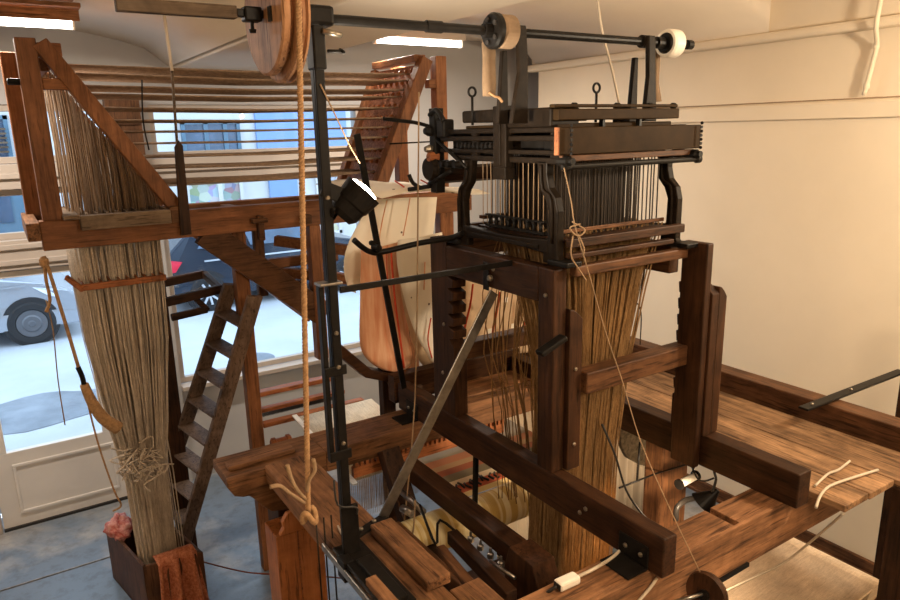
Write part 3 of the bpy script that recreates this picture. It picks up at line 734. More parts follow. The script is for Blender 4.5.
# brocade hung over the near side of the box
e0, e1 = Vector((0.508, 4.387, 0.43)), Vector((0.74, 4.345, 0.46)); out = Vector((0.25, -1, 0)).normalized()
rows = []
for i in range(14):
    s = i / 13; row = []
    for j in range(22):
        q = j / 21; p = lerp(e0, e1, q) + (e1 - e0) * ((q - .5) * .35 * s)
        fold = .034 * math.sin(q * 17 + .6) * min(1, s * 3) + .012 * math.sin(q * 31 + 2 * s)
        if s < .15: d_ = -.05 + .35 * s; dz = .012
        else: d_ = .025 + fold + .03 * s; dz = -(s - .12) * .46
        row.append(p + out * d_ + Vector((0, 0, dz)))
    rows.append(row)
tag(B().sheet(rows, .004).build('brocade_cloth', M['brocade']), 'orange brown brocade cloth draped over the edge of the floor box', 'cloth')
tag(B().tube(bez([(0.762, 4.454, 0.3), (1.026, 4.382, 0.15), (1.189, 4.279, 0.12), (1.544, 4.026, 0.1), (1.76, 3.809, 0.1)], 4), .005, 6).build('red_cord', M['rust']), 'thin rust red cord running low from the brocade to the loom', 'cord')

# ------------------------------------------------------------------ the big hand loom
hl = thing('hand_loom', 'dark heavy timber hand loom with stepped tower under the black jacquard head', 'loom', (1.8, 2.2, 0))
def hp(b, name, mat='darkY', bevel=0.006): return b.build(name, M[mat], hl, bevel)
hp(B().box(1.70, 1.768, 1.35, 3.20, 1.60, 1.75), 'tower_rail')
hp(B().box(2.485, 2.572, 1.345, 3.20, 1.60, 1.75), 'tower_rail')
hp(B().box(0.80, 3.06, 1.40, 1.418, 1.405, 1.60).box(0.80, 2.188, 1.418, 1.55, 1.405, 1.60).box(2.188, 2.222, 1.418, 1.548, 1.406, 1.572).box(2.222, 3.06, 1.418, 1.55, 1.405, 1.60), 'cross_beam', 'oldX', .003)
hp(B().box(1.15, 3.1, 2.93, 3.18, 1.49, 1.60), 'cross_beam', 'oldX', .008)
# carved end of the far beam
prof = [(0.672, 1.60), (0.672, 1.555), (0.70, 1.505), (0.735, 1.49), (0.765, 1.487), (0.79, 1.46), (0.82, 1.415), (0.86, 1.375), (0.92, 1.36), (1.15, 1.36), (1.15, 1.60)]
hp(B().prism([(x, 2.93, z) for x, z in prof], (0, .25, 0)), 'carved_end', 'oldX', .008)
hp(B().bar((0.70, 3.03, 1.612), (1.02, 3.03, 1.615), .07, .022), 'splinter', 'oldX', .006)
hp(B().box(0.845, 1.06, 0.75, 2.93, 1.535, 1.62), 'side_beam', 'oldY', .008)
# tower
post = B().box(1.70, 1.765, 1.92, 2.012, 1.75, 2.585)
hp(post, 'post', 'darkZ')
def ogee_block(x0, x1, y0, y1, zt, name='post_cheek', d=1):
    w_ = x1 - x0
    pr = [(x0, 1.60 if False else 1.75), (x0, zt)] + [(x0 + w_ * q, zt - .045 * (1 - math.cos(q * PI / 2)) - (.0 if q < .99 else .0)) for q in (.25, .5, .75, 1)] + [(x1, 1.75)]
    hp(B().prism([(x, y0, z) for x, z in pr], (0, y1 - y0, 0)), name, 'darkZ', .004)
ogee_block(1.767, 1.835, 1.90, 2.02, 2.425)
p3 = [(2.81, 1.75), (2.81, 2.61), (2.67, 2.61), (2.67, 2.44)]
for k in range(5): z = 2.44 - k * .062; p3 += [(2.655, z), (2.618, z - .012), (2.622, z - .05), (2.66, z - .055)]
p3 += [(2.62, 2.10), (2.62, 1.75)]
hp(B().prism([(1.70, y, z) for y, z in p3], (.075, 0, 0)), 'notched_post', 'darkZ', .003)
hp(B().box(2.435, 2.475, 1.80, 1.93, 1.60, 2.62), 'post', 'darkZ')
p2 = [(1.79, 1.75), (1.79, 2.40), (1.83, 2.435), (1.93, 2.435)]
for k in range(7): z = 2.44 - k * .075; p2 += [(1.94, z), (1.97, z - .012), (1.965, z - .06), (1.935, z - .068)]
p2 += [(1.97, 1.90), (1.97, 1.75)]
hp(B().prism([(2.475, y, z) for y, z in p2], (.045, 0, 0)), 'notched_post', 'darkZ', .003)
pr = [(2.52, 1.75), (2.52, 2.43)] + [(2.52 + .055 * q, 2.43 - .05 * (1 - math.cos(q * PI / 2))) for q in (.3, .6, .85, 1)] + [(2.575, 1.75)]
hp(B().prism([(x, 1.79, z) for x, z in pr], (0, .14, 0)), 'post_cheek', 'darkZ', .004)
hp(B().box(2.41, 2.475, 2.66, 2.80, 1.60, 2.61), 'post', 'darkZ')
hp(B().box(1.70, 1.765, 2.012, 2.67, 2.445, 2.585), 'top_rail')
hp(B().box(2.41, 2.47, 1.97, 2.66, 2.47, 2.60), 'top_rail')
hp(B().box(1.77, 2.41, 1.875, 1.915, 2.555, 2.597), 'front_rail', 'midX')
hp(B().box(1.775, 2.41, 2.75, 2.81, 2.50, 2.60), 'rear_rail', 'midX')
hp(B().box(1.835, 2.475, 1.87, 1.945, 2.072, 2.162), 'front_rail', 'midX')
hp(B().box(1.775, 2.41, 2.64, 2.72, 2.02, 2.10), 'rear_rail', 'midX')
hp(B().box(1.69, 2.70, 3.22, 3.30, 1.62, 1.78), 'rear_beam', 'darkX')
hp(B().box(1.80, 2.46, 2.82, 2.90, 1.64, 1.70).box(1.80, 1.86, 2.90, 3.18, 1.62, 1.68), 'shelf', 'oldX')
hp(B().box(1.95, 2.6, 3.0, 3.2, 1.615, 1.66), 'shelf', 'oldX')
# dark handle bolted to the front post
hp(B().bar((1.596, 1.88, 2.287), (1.719, 1.88, 2.331), .022, .045, (0, -1, 0)), 'latch', 'iron', .006)
# angle plates on the rail ends
def plate(x0, x1, y0, y1, z0, z1, nm='angle_plate'): return hp(B().box(x0, x1, y0, y1, z0, z1), nm, 'iron', .003)
plate(1.60, 1.70, 1.41, 1.545, 1.601, 1.608); plate(1.693, 1.70, 1.41, 1.545, 1.608, 1.69)
plate(1.60, 1.70, 2.98, 3.10, 1.60, 1.607); plate(1.693, 1.70, 2.98, 3.10, 1.607, 1.69)
bolt_parts(hl, [(1.693, 1.44, 1.65), (1.693, 1.51, 1.65), (1.693, 3.01, 1.65), (1.693, 3.07, 1.65), (1.70, 1.72, 1.69), (1.70, 1.75, 1.66)], (-1, 0, 0), .009)
bolt_parts(hl, [(1.70, 1.965, 2.48), (1.70, 2.70, 2.2), (1.70, 2.72, 1.95), (1.70, 2.3, 2.53)], (-1, 0, 0), .009)
bolt_parts(hl, [(1.80, 1.90, 2.18), (1.80, 1.90, 1.86)], (0, -1, 0), .008)
# legs
hp(B().box(0.90, 1.03, 2.96, 3.14, 0, 1.36), 'leg', 'darkZ')
hp(B().box(2.98, 3.10, 1.08, 1.22, 0, 1.60), 'leg', 'darkZ')
hp(B().box(2.98, 3.10, 2.95, 3.12, 0, 1.49), 'leg', 'darkZ')
hp(B().box(0.88, 1.02, 0.80, 0.95, 0, 1.535), 'leg', 'darkZ')
hp(B().box(2.72, 2.93, 2.20, 2.32, 0, 1.60), 'leg', 'midZ')
hp(B().box(1.06, 1.47, 1.60, 2.62, 1.20, 1.23), 'tray_board', 'darkY')
hp(B().box(1.03, 2.60, 1.45, 3.25, 0.30, 0.34), 'dark_filler_board', 'darkY')  # dark board added so the gaps below the loom look dark
for xx, yy in ((1.05, 1.5), (2.52, 1.5), (1.05, 3.15), (2.52, 3.15)): hp(B().box(xx, xx + .07, yy, yy + .07, 0, .30), 'foot', 'darkZ')
hp(B().box(1.20, 1.25, 1.58, 2.60, 1.232, 1.29), 'tray_rail', 'darkY')
hp(B().box(1.33, 1.36, 1.58, 2.60, 1.232, 1.32), 'tray_rail', 'midY')
# wall-side frame timber
hp(B().box(3.29, 3.41, 0.55, 3.3, 1.60, 1.74), 'side_beam', 'midY')
hp(B().box(3.06, 3.62, 0.98, 1.10, 1.60, 1.72), 'short_beam', 'midX')
# beater rail and arms between the frames
hp(B().box(1.49, 1.575, 1.80, 2.80, 1.42, 1.50), 'beater_rail', 'darkY')
hp(B().prism([(1.47, y, z) for y, z in ((1.76, 1.32), (1.72, 1.42), (1.76, 1.51), (1.90, 1.515), (1.93, 1.42), (1.93, 1.30))], (.11, 0, 0)), 'beater_head', 'darkZ', .004)
hp(B().bar((1.45, 2.86, 1.557), (1.457, 2.62, 1.169), .07, .10, (1, 0, 0)), 'beater_arm', 'darkZ')
hp(B().bar((1.736, 2.5, 1.603), (1.725, 2.5, 1.319), .02, .02, (0, 1, 0)), 'rod', 'iron', 0)
# comb under the far beam
cb = B().box(1.30, 2.25, 2.955, 2.985, 1.40, 1.455)
for i in range(32): cb.box(1.31 + i * .03, 1.325 + i * .03, 2.955, 2.985, 1.455, 1.485)
hp(cb, 'comb', 'slat', 0)
cbh = B(); random.seed(8)
for i in range(70): x = 1.33 + i * .0052; cbh.tube([(x, 2.98, 1.40), (x + random.uniform(-.006, .006), 2.99, 1.18)], .0014, 3, False)
hp(cbh, 'heddle', 'twine', 0)['kind'] = 'stuff'
# shuttle race and small irons in the shadow of the frame
for a, b_, w_, h_, m_ in (((1.425, 2.243, 1.4), (1.386, 1.774, 1.4), .05, .06, 'darkY'), ((1.579, 2.329, 1.38), (1.544, 1.843, 1.38), .035, .04, 'midY'), ((1.32, 2.172, 1.42), (1.28, 1.857, 1.42), .04, .03, 'midY'), ((1.523, 2.03, 1.42), (1.532, 1.683, 1.42), .04, .05, 'darkY')):
    hp(B().bar(a, b_, w_, h_), 'race_bar', m_)
hp(B().tube([(1.428, 1.97, 1.43), (1.443, 1.828, 1.43)], .008, 8), 'race_rod', 'steel', 0)
hp(B().tube([(1.415, 2.665, 1.42), (1.426, 2.479, 1.4)], .014, 10).tube([(1.36, 2.568, 1.4), (1.372, 2.496, 1.4)], .018, 10), 'spindle', 'steel', 0)
hp(B().tube(bez([(1.357, 2.393, 1.5), (1.294, 2.16, 1.45), (1.407, 2.31, 1.45), (1.451, 2.144, 1.4)], 4), .006, 6), 'hook_wire', 'iron', 0)
for i, (x, y) in enumerate(((488, 530), (497, 556), (505, 546), (516, 563))):
    hp(B().lathe(Vector((1.46, 2.15 - i * .07, 1.41)), (0, 0, 1), [(0, .014), (.02, .014), (.025, .006), (.045, .006)], 10), 'small_screw', 'steel', 0)

# wooden boards lying on the right of the loom
tag(B().box(2.612, 2.785, 1.22, 3.02, 1.602, 1.632).build('loom_board', M['plankY'], None, .004), 'worn brown plank resting on the loom beside the tower, nearest of the boards', 'plank')
tag(B().box(2.79, 2.985, 1.215, 3.02, 1.602, 1.632).build('loom_board', M['plankY'], None, .004), 'worn brown plank with a cord on its end, middle of the boards on the loom', 'plank')
tag(B().box(2.99, 3.275, 0.85, 3.03, 1.602, 1.632).build('loom_board', M['plankY'], None, .004), 'knotty wide plank on the loom, farthest board towards the wall beam', 'plank')
# offcuts on the left beam
tag(B().box(0.992, 1.085, 1.72, 2.14, 1.622, 1.662).build('wood_block', M['oldY'], None, .006), 'brown wooden block lying on the left beam behind the black foot plate', 'wood block')
tag(B().box(0.835, 0.875, 1.25, 1.86, 1.622, 1.66).build('wood_batten', M['oldY'], None, .004), 'thin brown batten along the outer edge of the left loom beam', 'batten')
tag(B().box(1.075, 1.20, 1.0, 1.72, 1.50, 1.60).build('wood_block', M['oldY'], None, .006), 'rough brown wooden block at the bottom of the picture beside the left beam', 'wood block')

# orange cabinet panel under the carved end
op = [(275, 600), (274, 536), (281, 528), (283, 522), (280, 517), (284, 512), (292, 509), (300, 514), (322, 520), (322, 600)]
c = thing('orange_cabinet', 'orange wooden cabinet under the carved end of the big loom beam', 'cabinet', (0.92, 2.75, 0))
B().box(0.80, 1.02, 2.70, 2.86, 0, 1.38).build('body', M['orange_wood'], c, .006)
B().prism([(0.82, 2.70, 1.38), (0.84, 2.70, 1.41), (0.835, 2.70, 1.44), (0.86, 2.70, 1.475), (0.89, 2.70, 1.48), (1.02, 2.70, 1.44), (1.02, 2.70, 1.38)], (0, .03, 0)).build('shaped_back', M['orange_wood'], c, .003)
B().box(0.895, 0.90, 2.692, 2.70, 0, 1.38).build('door_edge', M['slat'], c)
# thin ties hanging below the left beam
for i, (xa, lab) in enumerate(((316, 'left'), (324, 'middle'), (333, 'right'))):
    a_ = Vector((0.805, 2.2, 1.716)) + Vector((.03 * i, 0, 0)); t = thing('hanging_tie', 'thin dark tie cord with hook hanging beside the orange cabinet', 'cord', tuple(a_ + Vector((0, 0, -.6))), 'tie cords under the left beam')
    B().tube([a_, a_ + Vector((0, 0, -.62))], .0035, 5).build('cord', M['needle'], t)
    B().tube([a_ + Vector((0, 0, -.55 - .02 * i)), a_ + Vector((0, 0, -.66))], .008, 6).build('hook', M['iron'], t)

# woven cloth, breast roll
t = thing('woven_cloth', 'woven cloth with orange and red stripes stretched inside the big loom', 'cloth', (2.0, 2.9, 1.1))
B().sheet([[(x, y, 1.315) for x in (1.60, 1.9, 2.2, 2.5)] for y in (2.60, 2.8, 3.05, 3.3, 3.6)], .003).build('web', M['cloth'], t)
random.seed(21)
for i in range(22):
    fl = B()
    x = 1.72 + i * .03; y = 2.66 + random.uniform(-.02, .02); fl.tube([(x, y, 1.323), (x + random.uniform(-.015, .015), y + .03, 1.327), (x + random.uniform(-.02, .02), y + .06, 1.323)], .006, 6)
    fl.build('weft_knot', M['dark_cable'], t)
t = thing('cloth_roll', 'roll of golden yellow striped cloth on the beam inside the big loom', 'cloth roll', (1.9, 2.56, 1.1))
B().lathe((1.25, 2.56, 1.22), (1, 0, 0), [(0, .095), (1.25, .095)], 36).build('roll', M['gold'], t)
B().lathe((1.15, 2.56, 1.22), (1, 0, 0), [(0, .03), (1.44, .03)], 16).build('spindle', M['midX'], t)

# warp sheet and roller at the lower right
t = thing('warp_roll', 'roll of pale tan warp threads low beside the right wall', 'warp roll', (3.36, 1.6, 0.7))
rx, rz_, rr = 3.43, .71, .125
B().lathe((rx, 1.40, rz_), (0, 1, 0), [(0, rr), (.50, rr)], 44).build('roll', M['warpX'], t)
B().lathe((rx, 1.36, rz_), (0, 1, 0), [(0, .05), (.58, .05)], 20).build('core', M['midY'], t)
ws = B()
for i in range(120):
    y = 1.405 + i * .0041; ws.tube([(rx, y, rz_ + rr), (rx - .35, y, .805), (2.2, y, .74)], .0019, 3, False)
o = ws.build('warp_thread', M['warpX'], t); o['kind'] = 'stuff'
B().sheet([[(x, y, .735 + .095 * max(0, (x - 2.2) / (rx - 2.2)) - .004) for x in (2.2, 2.6, 3.0, rx)] for y in (1.40, 1.6, 1.90)], .002).build('warp_bed', M['warpX'], t)
B().bar((2.72, 1.40, .80), (2.72, 1.90, .80), .014, .008).build('lease_rod', M['white_plastic'], t)
# black bar and wooden disc
t = thing('wooden_disc', 'brown wooden disc on an iron rod at the bottom edge before the warp', 'pulley', (1.88, 1.32, 1.5))
B().lathe((1.87, 1.30, 1.50), Vector((1, .1, -.1)), [(0, .074), (.014, .079), (.028, .074)], 34).build('disc', M['dark' + 'Z'], t)
B().lathe((1.858, 1.299, 1.501), Vector((1, .1, -.1)), [(0, .02), (.012, .02)], 16).build('hub', M['iron'], t)
B().tube([(1.90, 1.29, 1.508), (1.76, 1.34, 1.494)], .007, 8).build('rod', M['steel'], t)
tag(B().bar((2.083, 1.395, 1.406), (2.27, 1.395, 1.41), .012, .016).build('iron_bar', M['iron']), 'short black iron bar fixed to the near loom beam above the warp', 'bar')

# harness: the big golden bundle below the jacquard head
random.seed(31)
hb = B()
for i in range(1500):
    u, v = random.random(), random.random()
    x0, y0 = 1.83 + .55 * u, 1.99 + .48 * v
    x1, y1 = 1.91 + .34 * u, 2.03 + .28 * v
    x2, y2 = 1.88 + .31 * u, 2.02 + .24 * v
    hb.tube([(x0, y0, 2.70), (x0 * .5 + x1 * .5 + random.uniform(-.004, .004), (y0 + y1) / 2, 2.42), (x1 + random.uniform(-.008, .008), y1, 2.08), (x2, y2, 1.70), (x2 - .03 + random.uniform(-.008, .008), y2 + random.uniform(-.01, .01), .95)], random.uniform(.0018, .0034), 3, False)
tag(hb.build('harness', M['harness'], recalc=False), 'dense golden harness threads hanging below the black jacquard head', 'harness', kind='stuff')
hb = B(); random.seed(33)
for i in range(24):
    x0 = 1.93 + random.random() * .12; y0 = 2.3 + random.random() * .28; q = [(x0, y0, 2.62), (x0 - .05 + random.gauss(0, .02), y0 + .02, 2.35), (x0 - .06 + random.gauss(0, .02), y0 + .03, 2.05), (x0 - .05 + random.gauss(0, .03), y0, 1.75), (x0 - .04 + random.gauss(0, .02), y0 - .05, 1.3)]
    hb.tube(bez(q, 3), .0032, 4, False)
tag(hb.build('loose_ends', M['harness'], recalc=False), 'loose tangled twine ends hanging beside the golden harness', 'twine', kind='stuff')

# ------------------------------------------------------------------ jacquard head
jq = thing('jacquard_machine', 'black cast iron jacquard head with hooks standing on the loom tower', 'jacquard machine', (2.07, 2.25, 2.6))
def jp(b, name, mat='cast', bevel=0.004): return b.build(name, M[mat], jq, bevel)
JX0, JX1, JY0, JY1 = 1.72, 2.42, 1.93, 2.60
def leg_profile(y, sgn):
    """S-curved leg outline in Y-Z; sgn = +1 bulges towards +Y."""
    out = [(0.00, 2.985), (0.0, 2.93), (-.012, 2.885), (-.048, 2.85), (-.062, 2.80), (-.062, 2.70), (-.062, 2.63), (-.075, 2.615), (-.095, 2.61), (-.095, 2.60)]
    inn = [(.02, 2.60), (.02, 2.66), (-.005, 2.70), (-.008, 2.80), (.012, 2.845), (.045, 2.88), (.052, 2.93), (.06, 2.985)]
    return [(y + sgn * a, z) for a, z in out + inn]
for x in (JX0, JX1 - .035):
    fr = leg_profile(JY0 + .06, 1); rr_ = leg_profile(JY1 - .06, -1)
    jp(B().prism([(x, y, z) for y, z in fr], (.035, 0, 0)), 'leg', 'cast', .006)
    jp(B().prism([(x, y, z) for y, z in rr_], (.035, 0, 0)), 'leg', 'cast', .006)
    # flange ribs on the legs
    for yy, s_ in ((JY0 + .06, 1), (JY1 - .06, -1)):
        jp(B().tube(bez([(x - .004, yy + s_ * .03, 2.97), (x - .004, yy + s_ * .02, 2.88), (x - .004, yy - s_ * .03, 2.84), (x - .004, yy - s_ * .035, 2.68)], 4), .007, 6), 'leg_rib', 'cast', 0)
    ar = [(JY0 + .05, 2.69), (JY0 + .05, 2.635)] + [(JY0 + .05 + (JY1 - JY0 - .1) * q, 2.635 + .012 * math.sin(PI * q)) for q in (.25, .5, .75)] + [(JY1 - .05, 2.635), (JY1 - .05, 2.69)] + [(JY1 - .05 - (JY1 - JY0 - .1) * q, 2.69 - .010 * math.sin(PI * q)) for q in (.25, .5, .75)]
    jp(B().prism([(x - .002, y, z) for y, z in ar], (.04, 0, 0)), 'foot_rail', 'cast', .004)
    jp(B().box(x - .008, x - .002, JY0 + .1, JY1 - .12, 2.65, 2.665), 'rail_rib', 'cast', .002)
    jp(B().box(x - .02, x + .055, JY0 - .08, JY0 + .03, 2.60, 2.62), 'foot', 'iron')
    jp(B().box(x - .02, x + .055, JY1 - .03, JY1 + .09, 2.60, 2.62), 'foot', 'iron')
# front and back bottom bars
jp(B().box(JX0 + .035, JX1 - .03, JY0 - .045, JY0 - .01, 2.665, 2.70), 'bottom_bar', 'darkX')
jp(B().box(JX0 + .03, JX1 - .10, JY0 - .05, JY0 - .015, 2.625, 2.645), 'bottom_bar', 'darkX')
jp(B().box(JX0 + .035, JX1 - .035, JY1 - .04, JY1, 2.64, 2.69), 'bottom_bar', 'darkX')
# peg rack inside the left foot rail
rk = B().box(JX0 + .04, JX0 + .06, JY0 + .12, JY1 - .16, 2.695, 2.705)
for i in range(9):
    y = JY0 + .15 + i * .042; rk.tube([(JX0 + .05, y, 2.69), (JX0 + .05, y, 2.74)], .007, 6); rk.lathe((JX0 + .05, y, 2.735), (0, 0, 1), [(0, .012), (.008, .012)], 8)
rk.box(JX0 + .04, JX0 + .06, JY0 + .12, JY1 - .16, 2.742, 2.748)
jp(rk, 'peg_rack', 'iron', 0)
# bottom perforated board and comber
jp(B().box(JX0 + .06, JX1 - .06, JY0 + .02, JY1 - .08, 2.675, 2.69), 'hook_board', 'darkX')
# body: side rails
for x in (JX0, JX1 - .03):
    jp(B().box(x, x + .03, JY0 + .0, JY1 + .19, 3.085, 3.105), 'side_rail', 'cast')
    jp(B().box(x - .006, x + .03, JY0 + .0, JY1 + .12, 3.055, 3.075), 'side_rail', 'cast')
    jp(B().box(x - .006, x + .03, JY0 + .0, JY1 + .12, 3.005, 3.022), 'side_rail', 'cast')
    jp(B().box(x, x + .03, JY0 + .0, JY1 + .0, 2.972, 2.995), 'side_rail', 'cast')
    jp(B().box(x + .004, x + .028, JY0 + .0, JY0 + .05, 2.97, 3.10), 'corner_stile', 'cast')
    jp(B().box(x - .02, x + .02, 2.215, 2.30, 2.93, 3.19), 'slide_post', 'cast')
    jp(B().box(x - .026, x - .018, 2.245, 2.265, 2.96, 3.17), 'slide', 'cast', .003)
    jp(B().box(x - .03, x + .02, 2.205, 2.29, 2.905, 2.955), 'slide_foot', 'cast')
    jp(B().box(x + .0, x + .02, 2.44, 2.48, 2.99, 3.09), 'corner_stile', 'cast')
jp(B().box(JX0 + .05, JX0 + .07, JY0 + .42, JY1 + .10, 2.98, 3.10), 'dark_backing', 'iron')  # dark backing added to hide the bright background between the rails
jp(B().box(JX0 + .05, JX0 + .07, JY0 + .06, JY0 + .28, 3.0, 3.08), 'dark_backing', 'iron')
lk = B()
random.seed(2)
for i in range(9):
    y = 2.32 + i * .03; lk.box(JX0 - .012, JX0 + .0, y, y + .014, 3.02 + random.uniform(0, .02), 3.05)
    lk.lathe((JX0 - .006, y, 3.035), (-1, 0, 0), [(0, .012), (.014, .009)], 8)
jp(lk, 'linkage', 'iron', 0)
jp(B().box(JX0 + .035, JX1 - .035, JY0 + .07, JY0 + .12, 3.0, 3.06), 'griffe', 'iron')
jp(B().box(JX0 + .035, JX1 - .035, JY1 - .12, JY1 - .06, 2.99, 3.09), 'needle_box', 'board')
# top frame
jp(B().box(JX0 - .0, JX1 - .05, JY0 + .0, JY0 + .08, 3.128, 3.168), 'top_beam', 'board')
jp(B().box(JX0 - .02, JX1 - .06, JY0 + .0, JY0 + .03, 3.172, 3.184), 'top_strip', 'board')
for x in (1.80, 2.02, 2.2, 2.34): jp(B().lathe((x, JY0 + .015, 3.178), (1, 0, 0), [(0, .012), (.016, .012)], 10), 'strap', 'iron', 0)
for x in (1.95, 2.15): jp(B().box(x, x + .012, JY0 + .01, JY0 + .03, 3.10, 3.13), 'strap', 'iron', 0)
jp(B().box(JX0 - .01, JX0 + .13, JY0 + .03, JY0 + .30, 3.105, 3.175), 'top_block', 'cast', .008)
jp(B().box(JX0 + .02, JX1 - .06, JY0 + .03, JY1 - .05, 3.100, 3.118), 'top_plate', 'board')
jp(B().box(JX0 + .0, JX0 + .14, JY1 - .28, JY1 - .05, 3.13, 3.18), 'top_block', 'cast', .008)
jp(B().box(JX0 + .1, JX1 - .07, JY1 - .16, JY1 - .08, 3.13, 3.175), 'top_beam', 'board')
# front board with chains
fb = jp(B().box(1.664, 2.424, 1.862, 1.882, 3.008, 3.102), 'front_board', 'board', .003)
B().box(1.658, 1.664, 1.862, 1.882, 3.008, 3.102).build('lit_end_strip', M['slat'], fb)  # lit end edge of the board, put in as a lighter strip
for x in (1.705, 2.405):
    ch = B()
    for i in range(7):
        z = 3.108 - i * .016
        ch.lathe((x, 1.845, z), (0, 1, 0) if i % 2 else (1, 0, 0), [(-.002, .0065), (.002, .0065)], 8)
    ch.build('chain', M['iron'], fb)
jp(B().box(1.70, 2.42, 1.885, 1.905, 2.982, 3.005), 'wood_strip', 'midX', .003)
jp(B().lathe((1.69, 1.875, 2.965), (1, 0, 0), [(0, .008), (.01, .016), (.03, .016), (.04, .011), (.72, .011), (.73, .017), (.75, .017), (.755, .006)], 14), 'front_rod', 'iron', 0)
for x in (1.715, 2.41): jp(B().lathe((x, 1.865, 2.985), (0, -1, 0), [(-.05, .02), (0, .02), (.008, .013), (.02, .013)], 12), 'boss', 'iron', 0)
# eye bolts
for x, y in ((1.70, 2.44), (2.07, 2.1)):
    e = B().tube([(x, y, 3.12), (x, y, 3.235)], .0055, 8)
    e.tube([(x + .018 * math.cos(a), y, 3.253 + .018 * math.sin(a)) for a in [2 * PI * i / 16 for i in range(17)]], .005, 6)
    jp(e, 'eye_bolt', 'iron', 0)
# hooks: a block of upright wires
random.seed(13)
nb = B()
for i in range(26):
    for j in range(14):
        x = JX0 + .07 + (JX1 - JX0 - .14) * (i + .5) / 26 + random.uniform(-.004, .004); y = JY0 + .07 + j * .034
        if i > 21 and j % 3: continue
        nb.tube([(x, y, 2.68), (x + random.uniform(-.003, .003), y, 3.0)], .0026 if i < 20 else .0034, 3, False)
jp(nb, 'hooks_and_slits', 'needle', 0)['kind'] = 'stuff'
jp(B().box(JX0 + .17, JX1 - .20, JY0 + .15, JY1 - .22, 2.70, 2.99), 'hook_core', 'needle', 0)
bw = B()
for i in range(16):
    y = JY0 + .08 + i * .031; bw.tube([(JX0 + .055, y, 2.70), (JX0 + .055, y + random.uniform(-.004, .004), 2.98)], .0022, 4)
jp(bw, 'hooks_and_slits', 'twine', 0)['kind'] = 'stuff'  # pale strands stand in for the bright slits between the hooks
jp(B().box(JX0 + .05, JX1 - .05, JY0 + .05, JY0 + .06, 2.705, 2.72), 'guide_bar', 'midX', .002)
jp(B().box(JX0 + .05, JX1 - .05, JY1 - .14, JY1 - .10, 2.72, 2.735), 'guide_bar', 'darkX', .002)
# card cylinder and lever gear at the rear left
jp(B().box(1.70, 1.75, 2.74, 2.79, 2.82, 3.20), 'swing_arm', 'iron')
jp(B().box(1.695, 1.755, 2.66, 2.72, 3.07, 3.15), 'bearing', 'iron', .008)
jp(B().lathe((1.68, 2.78, 2.93), (1, 0, 0), [(0, .05), (.02, .062), (.035, .05), (.06, .03)], 18), 'ratchet', 'cast', 0)
jp(B().lathe((1.70, 2.78, 2.90), (1, 0, 0), [(0, .04), (.55, .04)], 8), 'card_cylinder', 'darkX', 0)
jp(B().lathe((1.69, 2.78, 3.10), (1, 0, 0), [(-.02, .014), (0, .024), (.03, .024), (.04, .014)], 14), 'knuckle', 'iron', 0)
jp(B().lathe((1.69, 2.78, 3.02), (1, 0, 0), [(-.02, .012), (0, .02), (.03, .02)], 12), 'knuckle', 'bolt', 0)
jp(B().lathe((1.69, 2.76, 2.985), (1, 0, 0), [(-.015, .02), (.03, .026)], 12), 'knuckle', 'slat', 0)
jp(B().tube(bez([(1.70, 2.78, 3.12), (1.66, 2.85, 3.14), (1.55, 2.95, 3.16)], 4), .009, 7), 'lever', 'iron', 0)
jp(B().tube(bez([(1.70, 2.78, 3.17), (1.70, 2.72, 3.19), (1.70, 2.66, 3.14)], 4), .012, 7), 'lever', 'iron', 0)
jp(B().bar((1.70, 2.79, 2.85), (1.66, 2.92, 2.83), .03, .02), 'catch', 'iron')
jp(B().tube(bez([(1.68, 2.84, 2.84), (1.67, 2.90, 2.86), (1.66, 2.92, 2.90)], 4), .010, 7), 'catch', 'iron', 0)
jp(B().tube([(1.70, 2.6, 2.93), (1.70, 2.80, 2.86)], .011, 8), 'tie_bar', 'iron', 0)
jp(B().tube([(1.71, 2.5, 2.94), (1.71, 2.78, 3.08)], .008, 8), 'tie_bar', 'iron', 0)
for y in (2.56, 2.62, 2.67): jp(B().lathe((1.70, y, 2.955), (1, 0, 0), [(-.02, .014), (.02, .02)], 10), 'knuckle', 'iron', 0)
# upright bearings that carry the shaft
SZ, SY = 3.44, 2.10
for x, x2, xr in ((1.655, 1.645, 1.685), (2.335, 2.345, 2.40)):
    jp(B().prism([(x - .018, 2.06, SZ + .02), (x + .022, 2.06, SZ + .02), (x + .03, 2.06, 3.36), (x2 + .042, 2.06, 3.12), (x2 - .035, 2.06, 3.12), (x - .008, 2.06, 3.3)], (0, .022, 0)), 'shaft_bracket', 'cast', .004)
    jp(B().prism([(xr - .008, 2.20, 3.39), (xr + .014, 2.20, 3.39), (xr + .02, 2.20, 3.12), (xr - .03, 2.20, 3.12)], (0, .022, 0)), 'shaft_bracket', 'cast', .004)
    jp(B().lathe((x - .02, SY, SZ), (1, 0, 0), [(0, .026), (.045, .026)], 16), 'shaft_bearing', 'cast', 0)

